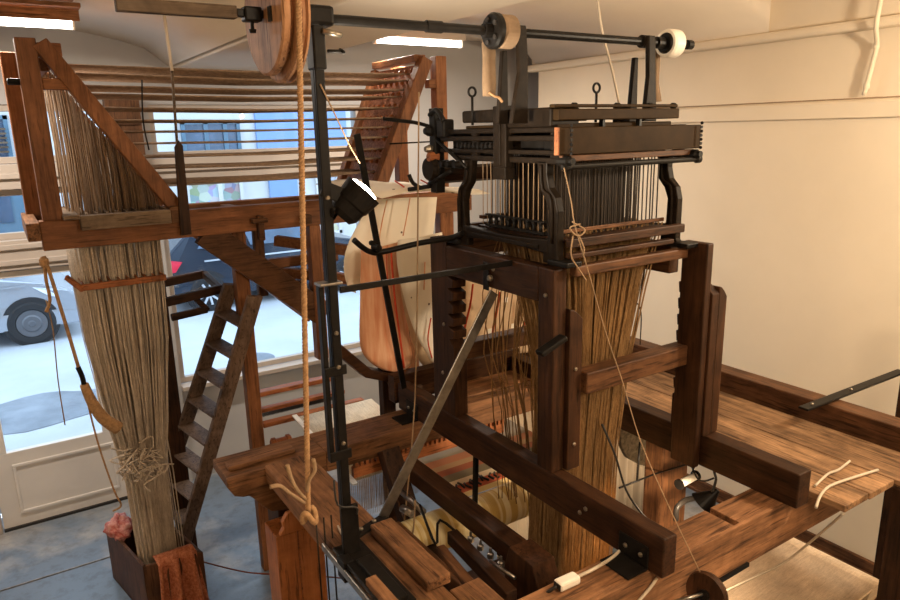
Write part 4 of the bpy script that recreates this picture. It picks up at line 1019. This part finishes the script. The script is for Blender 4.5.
# ------------------------------------------------------------------ shaft, pulleys, wheel
sh = thing('drive_shaft', 'dark overhead iron shaft with wooden wheel and two white pulleys', 'shaft', (1.6, SY, SZ))
s = B(); s.lathe((0.78, SY, SZ), (1, 0, 0), [(0, .016), (.5, .016), (.5, .020), (.56, .020), (.56, .016), (1.78, .016)], 14)
s.build('rod', M['iron'], sh)
B().bar((0.33, SY, SZ), (0.645, SY, SZ), .034, .034).build('square_bar', M['grey_wood'], sh, .003)
B().bar((0.645, SY, SZ), (0.76, SY, SZ), .022, .022).build('square_bar', M['iron'], sh, .003)
B().box(0.665, 0.716, SY - .022, SY + .022, SZ - .022, SZ + .018).build('collar', M['iron'], sh, .005)
B().lathe((0.69, SY, SZ - .022), (0, 0, -1), [(0, .005), (.02, .005), (.02, .011), (.03, .009)], 10).build('set_screw', M['iron'], sh)
w1 = B().lathe((0.722, SY, SZ), (1, 0, 0), [(0, .03), (0, .162), (.005, .170), (.022, .170), (.025, .154), (.036, .154), (.038, .182), (.042, .190), (.050, .190), (.054, .178), (.062, .178), (.066, .190), (.072, .190), (.076, .18), (.076, .03)], 56).build('wheel', M['wheel_wood'], sh)
B().box(0.716, 0.724, SY - .085, SY - .062, SZ - .028, SZ + .012).build('slot', M['dark_cable'], w1)
for x, mn in ((1.545, 'left'), (2.435, 'right')):
    p_ = B().lathe((x + .028, SY, SZ), (1, 0, 0), [(0, .054), (.012, .058), (.062, .058), (.068, .05)], 32).build('pulley', M['belt' if mn == 'left' else 'white_plastic'], sh)
    f_ = B().lathe((x if mn == 'left' else x + .018, SY, SZ), (1, 0, 0), [(0, .03), (0, .055), (.008, .062), (.024, .062), (.028, .05)] if mn == 'left' else [(0, .03), (0, .036), (.012, .044), (.014, .044)], 32).build('flange', M['iron'], p_)
    for k in range(5):
        a = 2 * PI * k / 5
        if mn == 'right': continue
        B().lathe((x - .001, SY + .04 * math.cos(a), SZ + .04 * math.sin(a)), (-1, 0, 0), [(0, .009), (.006, .009)], 10).build('web_hole', M['dark_cable'], p_)
    B().lathe((x - .03, SY, SZ), (1, 0, 0), [(0, .024), (.04, .024)], 14).build('hub', M['iron'], p_)
B().lathe((2.60, SY, SZ), (1, 0, 0), [(0, .02), (.03, .02)], 12).build('collar', M['iron'], sh)
# straps on the pulleys
yb = SY + .060
tag(B().sheet([[(1.553, yb - .002 * math.sin(z * 40), z), (1.612 + .003 * math.sin(z * 60), yb, z)] for k, z in enumerate([3.46, 3.40, 3.34, 3.30, 3.26, 3.22])], .004).build('canvas_strap', M['belt']), 'frayed canvas strap hanging from the left pulley over the jacquard', 'strap')
tag(B().sheet([[(2.475, yb, z), (2.503, yb, z)] for z in (3.46, 3.36, 3.28)] + [[(2.473, yb - .004, 3.25), (2.508, yb - .004, 3.25)], [(2.46, yb - .006, 3.20), (2.52, yb - .006, 3.205)]], .004).build('canvas_strap', M['belt']), 'pale strap hanging from the right white pulley beside the wall', 'strap')
tag(B().tube(bez([(1.58, yb + .0, 3.235), (1.60, yb - .01, 3.22), (1.62, yb - .01, 3.215), (1.635, yb - .01, 3.20)], 4), .005, 6).build('strap_tie', M['rope']), 'short twisted tie at the end of the left canvas strap', 'tie')

# ------------------------------------------------------------------ iron stand
UX, UY = 0.880, 2.10
st = thing('iron_stand', 'tall black flat iron stand with braces bolted to the left loom beam', 'stand', (UX, UY, 1.62))
def sp(b, name, mat='iron', bevel=0.003): return b.build(name, M[mat], st, bevel)
sp(B().box(UX - .014, UX + .018, UY - .02, UY - .008, 1.63, 3.40).box(UX - .014, UX - .006, UY - .008, UY + .02, 1.63, 3.40), 'upright')
sp(B().box(UX - .045, UX - .028, UY - .01, UY + .02, 1.98, 2.62), 'upright')
sp(B().box(UX - .05, UX + .03, UY - .035, UY + .02, 2.615, 2.625), 'cap_plate', 'steel')
for z in (1.99, 2.30): sp(B().box(UX - .05, UX + .03, UY - .026, UY - .018, z, z + .035), 'strap')
sp(B().box(UX - .018, UX + .024, UY - .03, UY + .03, 3.29, 3.44), 'sleeve', 'iron', .006)
sp(B().box(UX - .045, UX + .055, UY - .04, UY + .04, 3.415, 3.475), 'clamp', 'iron', .012)
sp(B().tube([(UX + .03, UY - .02, 3.345), (UX + .075, UY - .03, 3.345)], .006, 6).tube([(UX + .075, UY - .045, 3.34), (UX + .075, UY - .015, 3.352)], .006, 6), 'wing_screw')
sp(B().tube([(UX + .01, UY - .04, 3.40), (UX + .07, UY - .045, 3.39)], .009, 8), 'clamp_bolt', 'bolt', 0)
bolt_parts(st, [(UX, UY - .022, z) for z in (1.72, 1.78, 2.05, 2.33, 2.45, 2.9)], (0, -1, 0), .008)
# foot plate
sp(B().box(UX - .05, UX + .06, UY - .40, UY + .02, 1.622, 1.636), 'foot_plate')
sp(B().box(UX - .02, UX + .035, UY - .39, UY - .12, 1.636, 1.655), 'slotted_bar')
sp(B().box(UX - .035, UX + .03, UY - .05, UY - .035, 1.62, 1.82), 'gusset')
sp(B().box(UX - .06, UX - .02, UY - .10, UY - .04, 1.56, 1.64), 'side_clamp')
sp(B().bar((UX - .055, UY + .1, 1.60), (UX - .055, UY - .8, 1.60), .012, .03), 'edge_bar', 'steel')
# braces
P0 = Vector((1.071, 2.182, 1.645)); P1 = Vector((1.685, 2.278, 2.438)); P2 = Vector((0.939, 2.14, 1.645))
sp(B().bar(P0, P1, .008, .042, (P1 - P0).cross(Vector((0.35, 0.8, .3)))), 'diagonal_brace', 'flat_iron', .002)
sp(B().bar(P0 + Vector((.008, 0, 0)), P2 - Vector((.03, 0.02, 0)), .04, .010), 'brace_foot', 'iron', .002)
bolt_parts(st, [lerp(P0, P2, .35) + Vector((0, 0, .005)), lerp(P0, P2, .85) + Vector((0, 0, .005))], (0, 0, 1), .009)
sp(B().bar((1.688, 2.337, 2.557), (1.688, 2.339, 2.435), .04, .006, (1, 0, 0)), 'brace_plate')
sp(B().lathe((1.684, 2.297, 2.495), (-1, 0, 0), [(0, .014), (.01, .014), (.016, .008)], 10), 'bolt', 'bolt', 0)
sp(B().bar((0.906, 2.085, 2.593), (1.7, 2.175, 2.575), .010, .022), 'cross_brace', 'iron', .002)
# hooked bar from the jacquard foot, with a leaning rod
hk = thing('hooked_bar', 'black curved bar reaching from the jacquard foot with a leaning rod', 'bar', tuple((1.72, 2.58, 2.637)))
B().tube(bez([(1.71, 2.54, 2.656), (1.692, 2.62, 2.626), (1.58, 2.7, 2.605), (1.41, 2.75, 2.576), (1.355, 2.75, 2.582), (1.308, 2.74, 2.611), (1.266, 2.73, 2.648)], 5), .013, 8).build('curved_bar', M['iron'], hk)
B().bar((1.302, 2.72, 3.095), (1.554, 2.86, 1.858), .028, .014, (0, 1, 0)).build('rod', M['iron'], hk, .002)
B().lathe((1.376, 2.73, 2.601), (0, -1, 0), [(-.03, .016), (.02, .016), (.03, .008)], 10).build('clamp', M['iron'], hk)
B().lathe((1.338, 2.71, 2.63), (0, -1, 0), [(0, .012), (.015, .012)], 10).build('bolt', M['iron'], hk)

# ------------------------------------------------------------------ lit spot lamp on the stand
la, lb = Vector((0.929, 2.1, 2.833)), Vector((1.008, 2.075, 2.917)); dlamp = (lb - la).normalized()
lp_ = thing('spot_lamp', 'black cylindrical spot lamp glowing bright on the iron stand', 'lamp', tuple(la))
Ln = (lb - la).length
B().lathe(la, dlamp, [(0, .018), (.0, .038), (.02, .052), (Ln * .45, .055), (Ln * .5, .060), (Ln, .066), (Ln, .060), (Ln - .02, .058), (Ln - .02, .0)], 28).build('housing', M['iron'], lp_)
B().lathe(la + dlamp * (Ln - .014), dlamp, [(0, .057), (.012, .055), (.022, .042), (.028, .01)], 24).build('bulb', M['lampglow'], lp_)
B().tube(bez([(0.928, 2.12, 2.844), (0.896, 2.1, 2.823), (0.892, 2.06, 2.868)], 4), .006, 6).build('knob', M['iron'], lp_)
B().bar((0.868, 2.09, 2.931), (0.935, 2.08, 2.902), .012, .05).build('bracket', M['iron'], lp_, .003)
B().tube(bez([(0.876, 2.07, 3.247), (0.924, 2.08, 3.156), (0.992, 2.13, 3.058), (1.03, 2.14, 3.001)], 4), .0025, 6).build('lamp_flex', M['twine'], lp_)

# ------------------------------------------------------------------ pattern card band
pc = thing('card_band', 'cream pattern card band with red lacing hanging behind the jacquard', 'card band', (1.9, 3.2, 2.75))
# lying run over the top
rows = []
for y, z, xa, xb in ((2.90, 2.80, 1.50, 2.12), (3.0, 2.815, 1.48, 2.12), (3.2, 2.815, 1.50, 2.14), (3.5, 2.80, 1.56, 2.15), (3.8, 2.80, 1.62, 2.2), (4.1, 2.79, 1.70, 2.3), (4.3, 2.78, 1.74, 2.35)):
    rows.append([(xa + (xb - xa) * q, y, z + .02 * math.sin(q * 5)) for q in [i / 8 for i in range(9)]])
B().sheet(rows, .003).build('top_run', M['paper'], pc)
def hang(name, mat, pts_l, pts_r, y0, dy, n=9):
    """Sheet between two outlines, each a list of world points, bowed in Y."""
    L_ = bez(pts_l, 4); R_ = bez(pts_r, 4); k = min(len(L_), len(R_)); rows = []
    for i in range(k):
        row = []
        for j in range(n):
            q = j / (n - 1); p = lerp(L_[int(i * (len(L_) - 1) / (k - 1))], R_[int(i * (len(R_) - 1) / (k - 1))], q); p.y += dy * math.sin(q * PI)
            row.append(p)
        rows.append(row)
    return B().sheet(rows, .003).build(name, M[mat], pc)
hang('rear_drop', 'paper', [(1.747, 3.5, 2.733), (1.599, 3.5, 2.523), (1.556, 3.5, 2.404), (1.561, 3.5, 2.301), (1.594, 3.5, 2.227)], [(2.175, 3.5, 2.72), (2.132, 3.5, 2.468), (2.042, 3.5, 2.297), (1.658, 3.5, 2.259), (1.618, 3.5, 2.218)], 3.5, .05)
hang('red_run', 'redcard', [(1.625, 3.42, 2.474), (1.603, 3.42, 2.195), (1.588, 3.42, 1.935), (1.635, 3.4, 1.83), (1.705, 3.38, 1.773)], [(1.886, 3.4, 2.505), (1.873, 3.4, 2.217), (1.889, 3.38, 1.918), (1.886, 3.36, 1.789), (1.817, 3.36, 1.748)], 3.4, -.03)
hang('tan_run', 'tan_card', [(1.816, 3.37, 2.459), (1.841, 3.37, 2.168), (1.897, 3.37, 1.92), (1.94, 3.36, 1.778), (2.021, 3.36, 1.699)], [(2.093, 3.35, 2.431), (2.168, 3.35, 2.122), (2.279, 3.33, 1.858), (2.429, 3.33, 1.687), (2.507, 3.33, 1.644)], 3.36, -.03)
hang('front_drop', 'paper', [(1.782, 3.28, 2.53), (1.77, 3.28, 2.41), (1.8, 3.27, 2.205), (1.856, 3.26, 2.001), (1.95, 3.25, 1.813)], [(2.065, 3.28, 2.546), (2.074, 3.28, 2.373), (2.055, 3.27, 2.155), (2.022, 3.26, 1.954), (1.963, 3.25, 1.81)], 3.28, -.02)
hang('right_drop', 'tan_card', [(2.109, 3.25, 2.374), (2.105, 3.25, 2.211), (2.1, 3.25, 2.033), (2.117, 3.25, 1.877), (2.15, 3.25, 1.741)], [(2.758, 3.2, 2.303), (2.761, 3.2, 2.125), (2.723, 3.2, 1.938), (2.683, 3.2, 1.841), (2.644, 3.2, 1.744)], 3.22, .03)
def lace(pts, y, r=.006):
    B().tube(bez(pts, 4), r, 6).build('red_lace', M['red'], pc)
lace([(1.763, 3.33, 2.459), (1.775, 3.33, 2.186), (1.802, 3.33, 1.917), (1.815, 3.33, 1.776)], 0)
lace([(1.737, 3.34, 2.461), (1.743, 3.34, 2.189), (1.768, 3.34, 1.921), (1.788, 3.34, 1.773)], 0, .003)
lace([(2.217, 3.2, 2.239), (2.194, 3.2, 2.112), (2.142, 3.2, 1.952)], 0); lace([(2.389, 3.17, 2.172), (2.358, 3.17, 2.037), (2.305, 3.17, 1.831)], 0, .008)
lace([(2.584, 3.15, 2.123), (2.569, 3.15, 1.988), (2.516, 3.15, 1.859)], 0)
lace([(1.939, 3.22, 1.841), (1.916, 3.22, 1.953), (1.94, 3.22, 2.078)], 0, .004)
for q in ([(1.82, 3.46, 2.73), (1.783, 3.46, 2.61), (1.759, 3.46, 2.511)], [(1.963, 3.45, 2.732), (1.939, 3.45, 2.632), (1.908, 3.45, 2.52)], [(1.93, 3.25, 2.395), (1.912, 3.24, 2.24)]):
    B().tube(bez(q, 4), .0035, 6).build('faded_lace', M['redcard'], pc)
lace([(1.735, 3.2, 2.853), (1.647, 2.95, 2.841)], 0, .004); lace([(1.891, 3.2, 2.849), (1.852, 2.95, 2.813)], 0, .004)
for a in ((2.294, 3.16, 2.128), (2.306, 3.16, 1.95), (2.221, 3.16, 2.044), (2.425, 3.16, 2.12), (2.47, 3.15, 1.955)):
    a = Vector(a); B().prism([a + Vector((-.016, 0, -.012)), a + Vector((.012, 0, -.016)), a + Vector((.016, 0, .014)), a + Vector((-.012, 0, .014))], (0, .003, 0)).build('paper_tag', M['white_plastic'], pc)
# wooden cradle that carries the cards
cr = thing('card_cradle', 'dark wooden cradle board under the hanging pattern cards', 'cradle', tuple((1.733, 3.42, 1.663)))
B().prism([(1.461, 3.38, 1.969), (1.635, 3.38, 1.787), (1.814, 3.38, 1.713), (1.834, 3.38, 1.558), (1.78, 3.38, 1.558), (1.733, 3.38, 1.693), (1.595, 3.38, 1.748), (1.457, 3.38, 1.895)], (0, .10, 0)).build('board', M['darkX'], cr, .004)
B().box(1.71, 1.79, 3.40, 3.46, 0, 1.98).build('post', M['darkZ'], cr, .004)

# ------------------------------------------------------------------ ropes, twines, cables
t = thing('hanging_rope', 'thick twisted sisal rope hanging from the big wooden wheel, knotted at the end', 'rope', tuple((0.68, 1.93, 1.903)))
ra, rb = Vector((0.764, 1.915, 3.47)), Vector((0.683, 1.93, 1.93))
def helix(a, b, r, turns, ph, n=12):
    d = (b - a).normalized(); u = d.orthogonal().normalized(); v = d.cross(u); N = int(turns * n)
    return [lerp(a, b, i / N) + u * (r * math.cos(2 * PI * i / n + ph)) + v * (r * math.sin(2 * PI * i / n + ph)) for i in range(N + 1)]
for k in range(3): B().tube(helix(ra, rb, .0046, 52, 2 * PI * k / 3, 8), .0049, 5).build('strand', M['rope'], t)
kn = B(); kc = Vector((0.682, 1.93, 1.916))
for k in range(3):
    kn.tube([kc + Vector((.022 * math.cos(a + k), .016 * math.sin(a + k) - .005, -.006 + .022 * math.sin(2 * a + k * 2))) for a in [2 * PI * i / 20 for i in range(21)]], .009, 6)
kn.build('knot', M['rope'], t)
for pts in (((0.682, 1.93, 1.966), (0.649, 1.92, 2.017), (0.633, 1.92, 2.063), (0.624, 1.92, 2.11)), ((0.675, 1.93, 1.958), (0.625, 1.92, 2.014), (0.593, 1.91, 2.053), (0.562, 1.91, 2.059)), ((0.68, 1.92, 1.999), (0.69, 1.92, 2.038), (0.708, 1.91, 2.071), (0.705, 1.91, 2.11))):
    B().tube(bez(pts, 4), .0055, 6, True, .007).build('rope_tail', M['twine'], t)
def line(name, pts, r, mat, label, cat='twine', n=4):
    return tag(B().tube(bez(pts, n), r, 6).build(name, M[mat]), label, cat)
line('hanging_twine', [(1.629, 2.75, 3.269), (1.577, 2.7, 2.801), (1.497, 2.65, 1.892), (1.383, 2.6, 1.281)], .0035, 'twine', 'pale straight twine hanging in front of the cream card band')
line('hanging_twine', [(1.393, 2.5, 1.462), (1.382, 2.5, 1.338), (1.37, 2.5, 1.286)], .004, 'twine', 'short pale twine looped on the shadowed beater rail')
line('long_twine', [(1.668, 1.84, 2.965), (1.694, 1.83, 2.853), (1.707, 1.82, 2.76), (1.756, 1.8, 2.597), (1.832, 1.78, 2.361), (1.912, 1.76, 2.151), (1.846, 1.6, 1.98), (1.797, 1.42, 1.817), (1.848, 1.31, 1.594)], .0022, 'twine', 'long knotted twine running from the jacquard down to the wooden disc')
kt = thing('twine_knot', 'loose looped knot of pale twine before the jacquard hooks', 'knot', tuple((1.713, 1.81, 2.728)))
for pts in (((1.683, 1.81, 2.778), (1.737, 1.8, 2.745), (1.703, 1.8, 2.727), (1.664, 1.8, 2.759), (1.712, 1.8, 2.769)), ((1.689, 1.81, 2.727), (1.672, 1.8, 2.662), (1.707, 1.8, 2.611), (1.748, 1.8, 2.561)), ((1.713, 1.81, 2.732), (1.734, 1.8, 2.68), (1.73, 1.8, 2.652))):
    B().tube(bez(pts, 4), .0028, 6).build('loop', M['twine'], kt)
line('dark_wire', [(2.529, 2.2, 2.566), (2.491, 2.2, 2.296), (2.429, 2.2, 1.956)], .005, 'needle', 'thin dark wire right of the golden harness, nearest the notched post', 'wire')
line('dark_wire', [(2.439, 2.2, 2.486), (2.372, 2.2, 2.266), (2.354, 2.2, 1.962)], .005, 'needle', 'thin dark wire along the right edge of the golden harness', 'wire')
line('wire_loop', [(2.385, 2.2, 2.264), (2.451, 2.2, 2.292), (2.502, 2.2, 2.235), (2.506, 2.2, 2.069)], .003, 'needle', 'thin looped wire hanging right of the golden harness', 'wire')
line('cream_cable', [(2.65, 1.367, 1.642), (2.792, 1.392, 1.642), (2.861, 1.386, 1.642), (2.985, 1.401, 1.642)], .0055, 'cable', 'short cream cable on the plank close behind the rail end', 'cable')
line('cream_cable', [(2.527, 1.29, 1.62), (2.584, 1.308, 1.645), (2.696, 1.33, 1.644), (2.854, 1.311, 1.644), (2.998, 1.289, 1.642)], .006, 'cable', 'cream cable curling up over the end of the plank', 'cable')
line('cream_cable', [(2.638, 1.239, 1.58), (2.985, 1.512, 1.2), (3.011, 1.656, 0.98), (2.823, 1.693, 0.95), (2.567, 1.684, 0.98)], .006, 'cable', 'cream cable drooping below the plank across the pale warp', 'cable')
line('black_cable', [(2.059, 2, 1.843), (2.094, 1.95, 1.706), (2.117, 1.9, 1.553), (2.17, 1.85, 1.442), (2.178, 1.8, 1.425)], .005, 'dark_cable', 'black cable drooping between the two dark tower rails', 'cable')
t = thing('wire_hook', 'black wire cross hanging between the two dark tower rails', 'wire', tuple((2.53, 2.2, 1.328)))
B().tube([(2.538, 2.2, 1.548), (2.53, 2.2, 1.334)], .006, 6).build('shank', M['iron'], t)
B().tube([(2.4, 2.2, 1.336), (2.665, 2.2, 1.332), (2.98, 2.2, 1.307)], .005, 6).build('cross_wire', M['iron'], t)
t = thing('hanging_pad', 'mottled grey round pad hanging behind the dark tower rail', 'pad', tuple((3.155, 2.7, 0.993)))
B().prism([(2.94, 2.7, 1.355), (2.948, 2.7, 1.216), (3.005, 2.7, 1.12), (3.125, 2.7, 1.037), (3.239, 2.7, 0.982), (3.315, 2.7, 0.98), (3.346, 2.7, 1.062), (3.339, 2.7, 1.162), (3.109, 2.7, 1.305)], (0, .03, 0)).build('pad', M['pad'], t, .006)
# pale curtain behind the loom
rows = [[(2.5 + 1.45 * i / 90, 3.36 + .02 * math.sin(i * 1.15) + .01 * math.sin(i * .4), z) for i in range(91)] for z in (0.03, .5, 1.0, 1.44)]
tag(B().sheet(rows, .003).build('cream_curtain', M['curtain']), 'pleated cream cloth hanging low behind the golden harness and the wooden tower', 'curtain')
# spool, cone lamp
t = thing('thread_spool', 'white thread spool with black ends hanging by the orange post', 'spool', tuple((2.664, 2, 1.386)))
a, b = Vector((2.612, 2, 1.38)), Vector((2.725, 2, 1.389)); d_ = (b - a).normalized(); l_ = (b - a).length
B().lathe(a, d_, [(0, .02), (l_, .02)], 20).build('thread', M['white_plastic'], t)
for q in (-.012, l_): B().lathe(a + d_ * q, d_, [(0, .027), (.012, .027)], 20).build('spool_end', M['iron'], t)
B().tube(bez([(2.692, 2, 1.41), (2.733, 2, 1.463), (2.729, 2, 1.502)], 4), .003, 5).build('wire', M['iron'], t)
cl = thing('cone_lamp', 'small black cone lamp glowing under the right tower rail', 'lamp', tuple((2.428, 1.72, 1.461)))
a, b = Vector((2.484, 1.7, 1.525)), Vector((2.42, 1.74, 1.449)); d_ = (b - a).normalized()
B().lathe(a, (b - a) + Vector((0, .02, -.03)), [(0, .010), (.03, .022), (.095, .062), (.095, .056), (.04, .018)], 24).build('shade', M['iron'], cl)
d2 = ((b - a) + Vector((0, .02, -.03))).normalized(); a_cone, d_cone = a.copy(), d2.copy()
B().lathe(a + d2 * .08, d2, [(0, .05), (.010, .05)], 20).build('bulb', M['lampglow2'], cl)
B().tube(bez([(2.442, 1.7, 1.529), (2.493, 1.72, 1.563), (2.502, 1.74, 1.6), (2.55, 1.78, 1.658)], 4), .006, 6).build('flex', M['dark_cable'], cl)
line('black_cable', [(2.478, 1.72, 1.577), (2.457, 1.75, 1.556), (2.468, 1.8, 1.545), (2.544, 1.9, 1.56)], .004, 'dark_cable', 'thin black cable looping behind the cone lamp', 'cable')
t = thing('curved_bracket', 'dark curved iron bracket beside the glowing cone lamp', 'bracket', tuple((2.627, 2, 1.204)))
B().tube(bez([(2.534, 1.95, 1.234), (2.536, 1.95, 1.299), (2.6, 1.95, 1.32), (2.692, 1.95, 1.301)], 4), .014, 8).build('arm', M['iron'], t)
# plug socket
t = thing('cable_socket', 'white extension socket lying on the near loom beam', 'socket', tuple((1.443, 1.527, 1.6)))
a, b = Vector((1.365, 1.505, 1.622)), Vector((1.453, 1.503, 1.622))
B().bar(a, b, .042, .03).build('body', M['white_plastic'], t, .008)
B().bar(a - (b - a).normalized() * .002, a + (b - a).normalized() * .004, .034, .022).build('socket_face', M['dark_cable'], t, .004)
B().tube(bez([b, (1.504, 1.494, 1.63), (1.591, 1.514, 1.615), (1.653, 1.526, 1.612), (1.69, 1.537, 1.612)], 4), .006, 8).build('flex', M['cable'], t)
B().tube(bez([a, (1.34, 1.521, 1.6), (1.327, 1.546, 1.56)], 4), .006, 6).build('lead', M['dark_cable'], t)
line('cream_cable', [(1.628, 1.395, 1.508), (1.69, 1.39, 1.548), (1.723, 1.39, 1.574)], .006, 'cable', 'short cream cable hanging on the face of the near loom beam', 'cable')
line('cream_cable', [(0.912, 2.256, 1.625), (0.878, 2.073, 1.625), (0.845, 1.908, 1.62), (0.848, 1.781, 1.62)], .004, 'cable', 'thin cream cord lying along the outer edge of the left beam', 'cord')
line('black_cable', [(0.83, 2.06, 1.933), (0.83, 2.04, 1.846), (0.897, 2.04, 1.815), (0.899, 2.04, 1.787)], .004, 'dark_cable', 'thin black flex wound on the foot of the iron stand', 'cable')
# iron tie bar and post at the right edge
t = thing('iron_tie', 'grey flat iron bar joining the wall beam to the dark post at the right edge', 'bar', tuple((3.122, 1.723, 1.74)))
ia, ib = Vector((3.111, 1.703, 1.755)), Vector((4.044, 1.687, 1.755))
B().bar(ia, ib, .05, .012).build('bar', M['iron'], t, .003)
bolt_parts(t, [lerp(ia, ib, .08) + Vector((0, 0, .006)), lerp(ia, ib, .45) + Vector((0, 0, .006))], (0, 0, 1), .008)
tag(B().box(ib.x - .01, ib.x + .12, ib.y - .10, ib.y, 0, 2.05).build('wall_post', M['darkZ'], None, .004), 'dark timber post cut off by the right edge of the picture', 'post')

# ------------------------------------------------------------------ light
wd = bpy.data.worlds.new('sky'); sc.world = wd; wd.use_nodes = True
bg = wd.node_tree.nodes['Background']; bg.inputs['Color'].default_value = (0.66, 0.82, 1.0, 1); bg.inputs['Strength'].default_value = 2.5
def lamp(name, kind, loc, e, col, size=0.1, target=None, **kw):
    l = bpy.data.lights.new(name, kind); l.energy = e; l.color = col
    if kind == 'AREA': l.size = size
    elif kind != 'SUN': l.shadow_soft_size = size
    for k, v in kw.items(): setattr(l, k, v)
    o = bpy.data.objects.new(name, l); COL.objects.link(o); o.location = loc
    if target is not None: o.rotation_euler = (Vector(target) - Vector(loc)).to_track_quat('-Z', 'Y').to_euler()
    return o
lamp('unseen_warm_lamp', 'POINT', (3.75, 0.45, 3.35), 130, (1.0, 0.84, 0.62), 0.12)
lamp('unseen_warm_lamp', 'POINT', (1.2, -0.6, 3.45), 105, (1.0, 0.78, 0.54), 0.2)  # unseen camera-side fill, added to brighten the ceiling and room
lamp('spot_bulb', 'SPOT', tuple(lb + dlamp * .02), 60, (1.0, 0.86, 0.66), 0.05, tuple(lb + dlamp), spot_size=math.radians(150), spot_blend=.6)
lamp('cone_bulb', 'SPOT', tuple(a_cone + d_cone * .10), 60, (1.0, 0.75, 0.48), 0.04, tuple(a_cone + d_cone * 2 + Vector((.2, .8, -.6))), spot_size=math.radians(150), spot_blend=.5)
sc.view_settings.exposure = 0.4
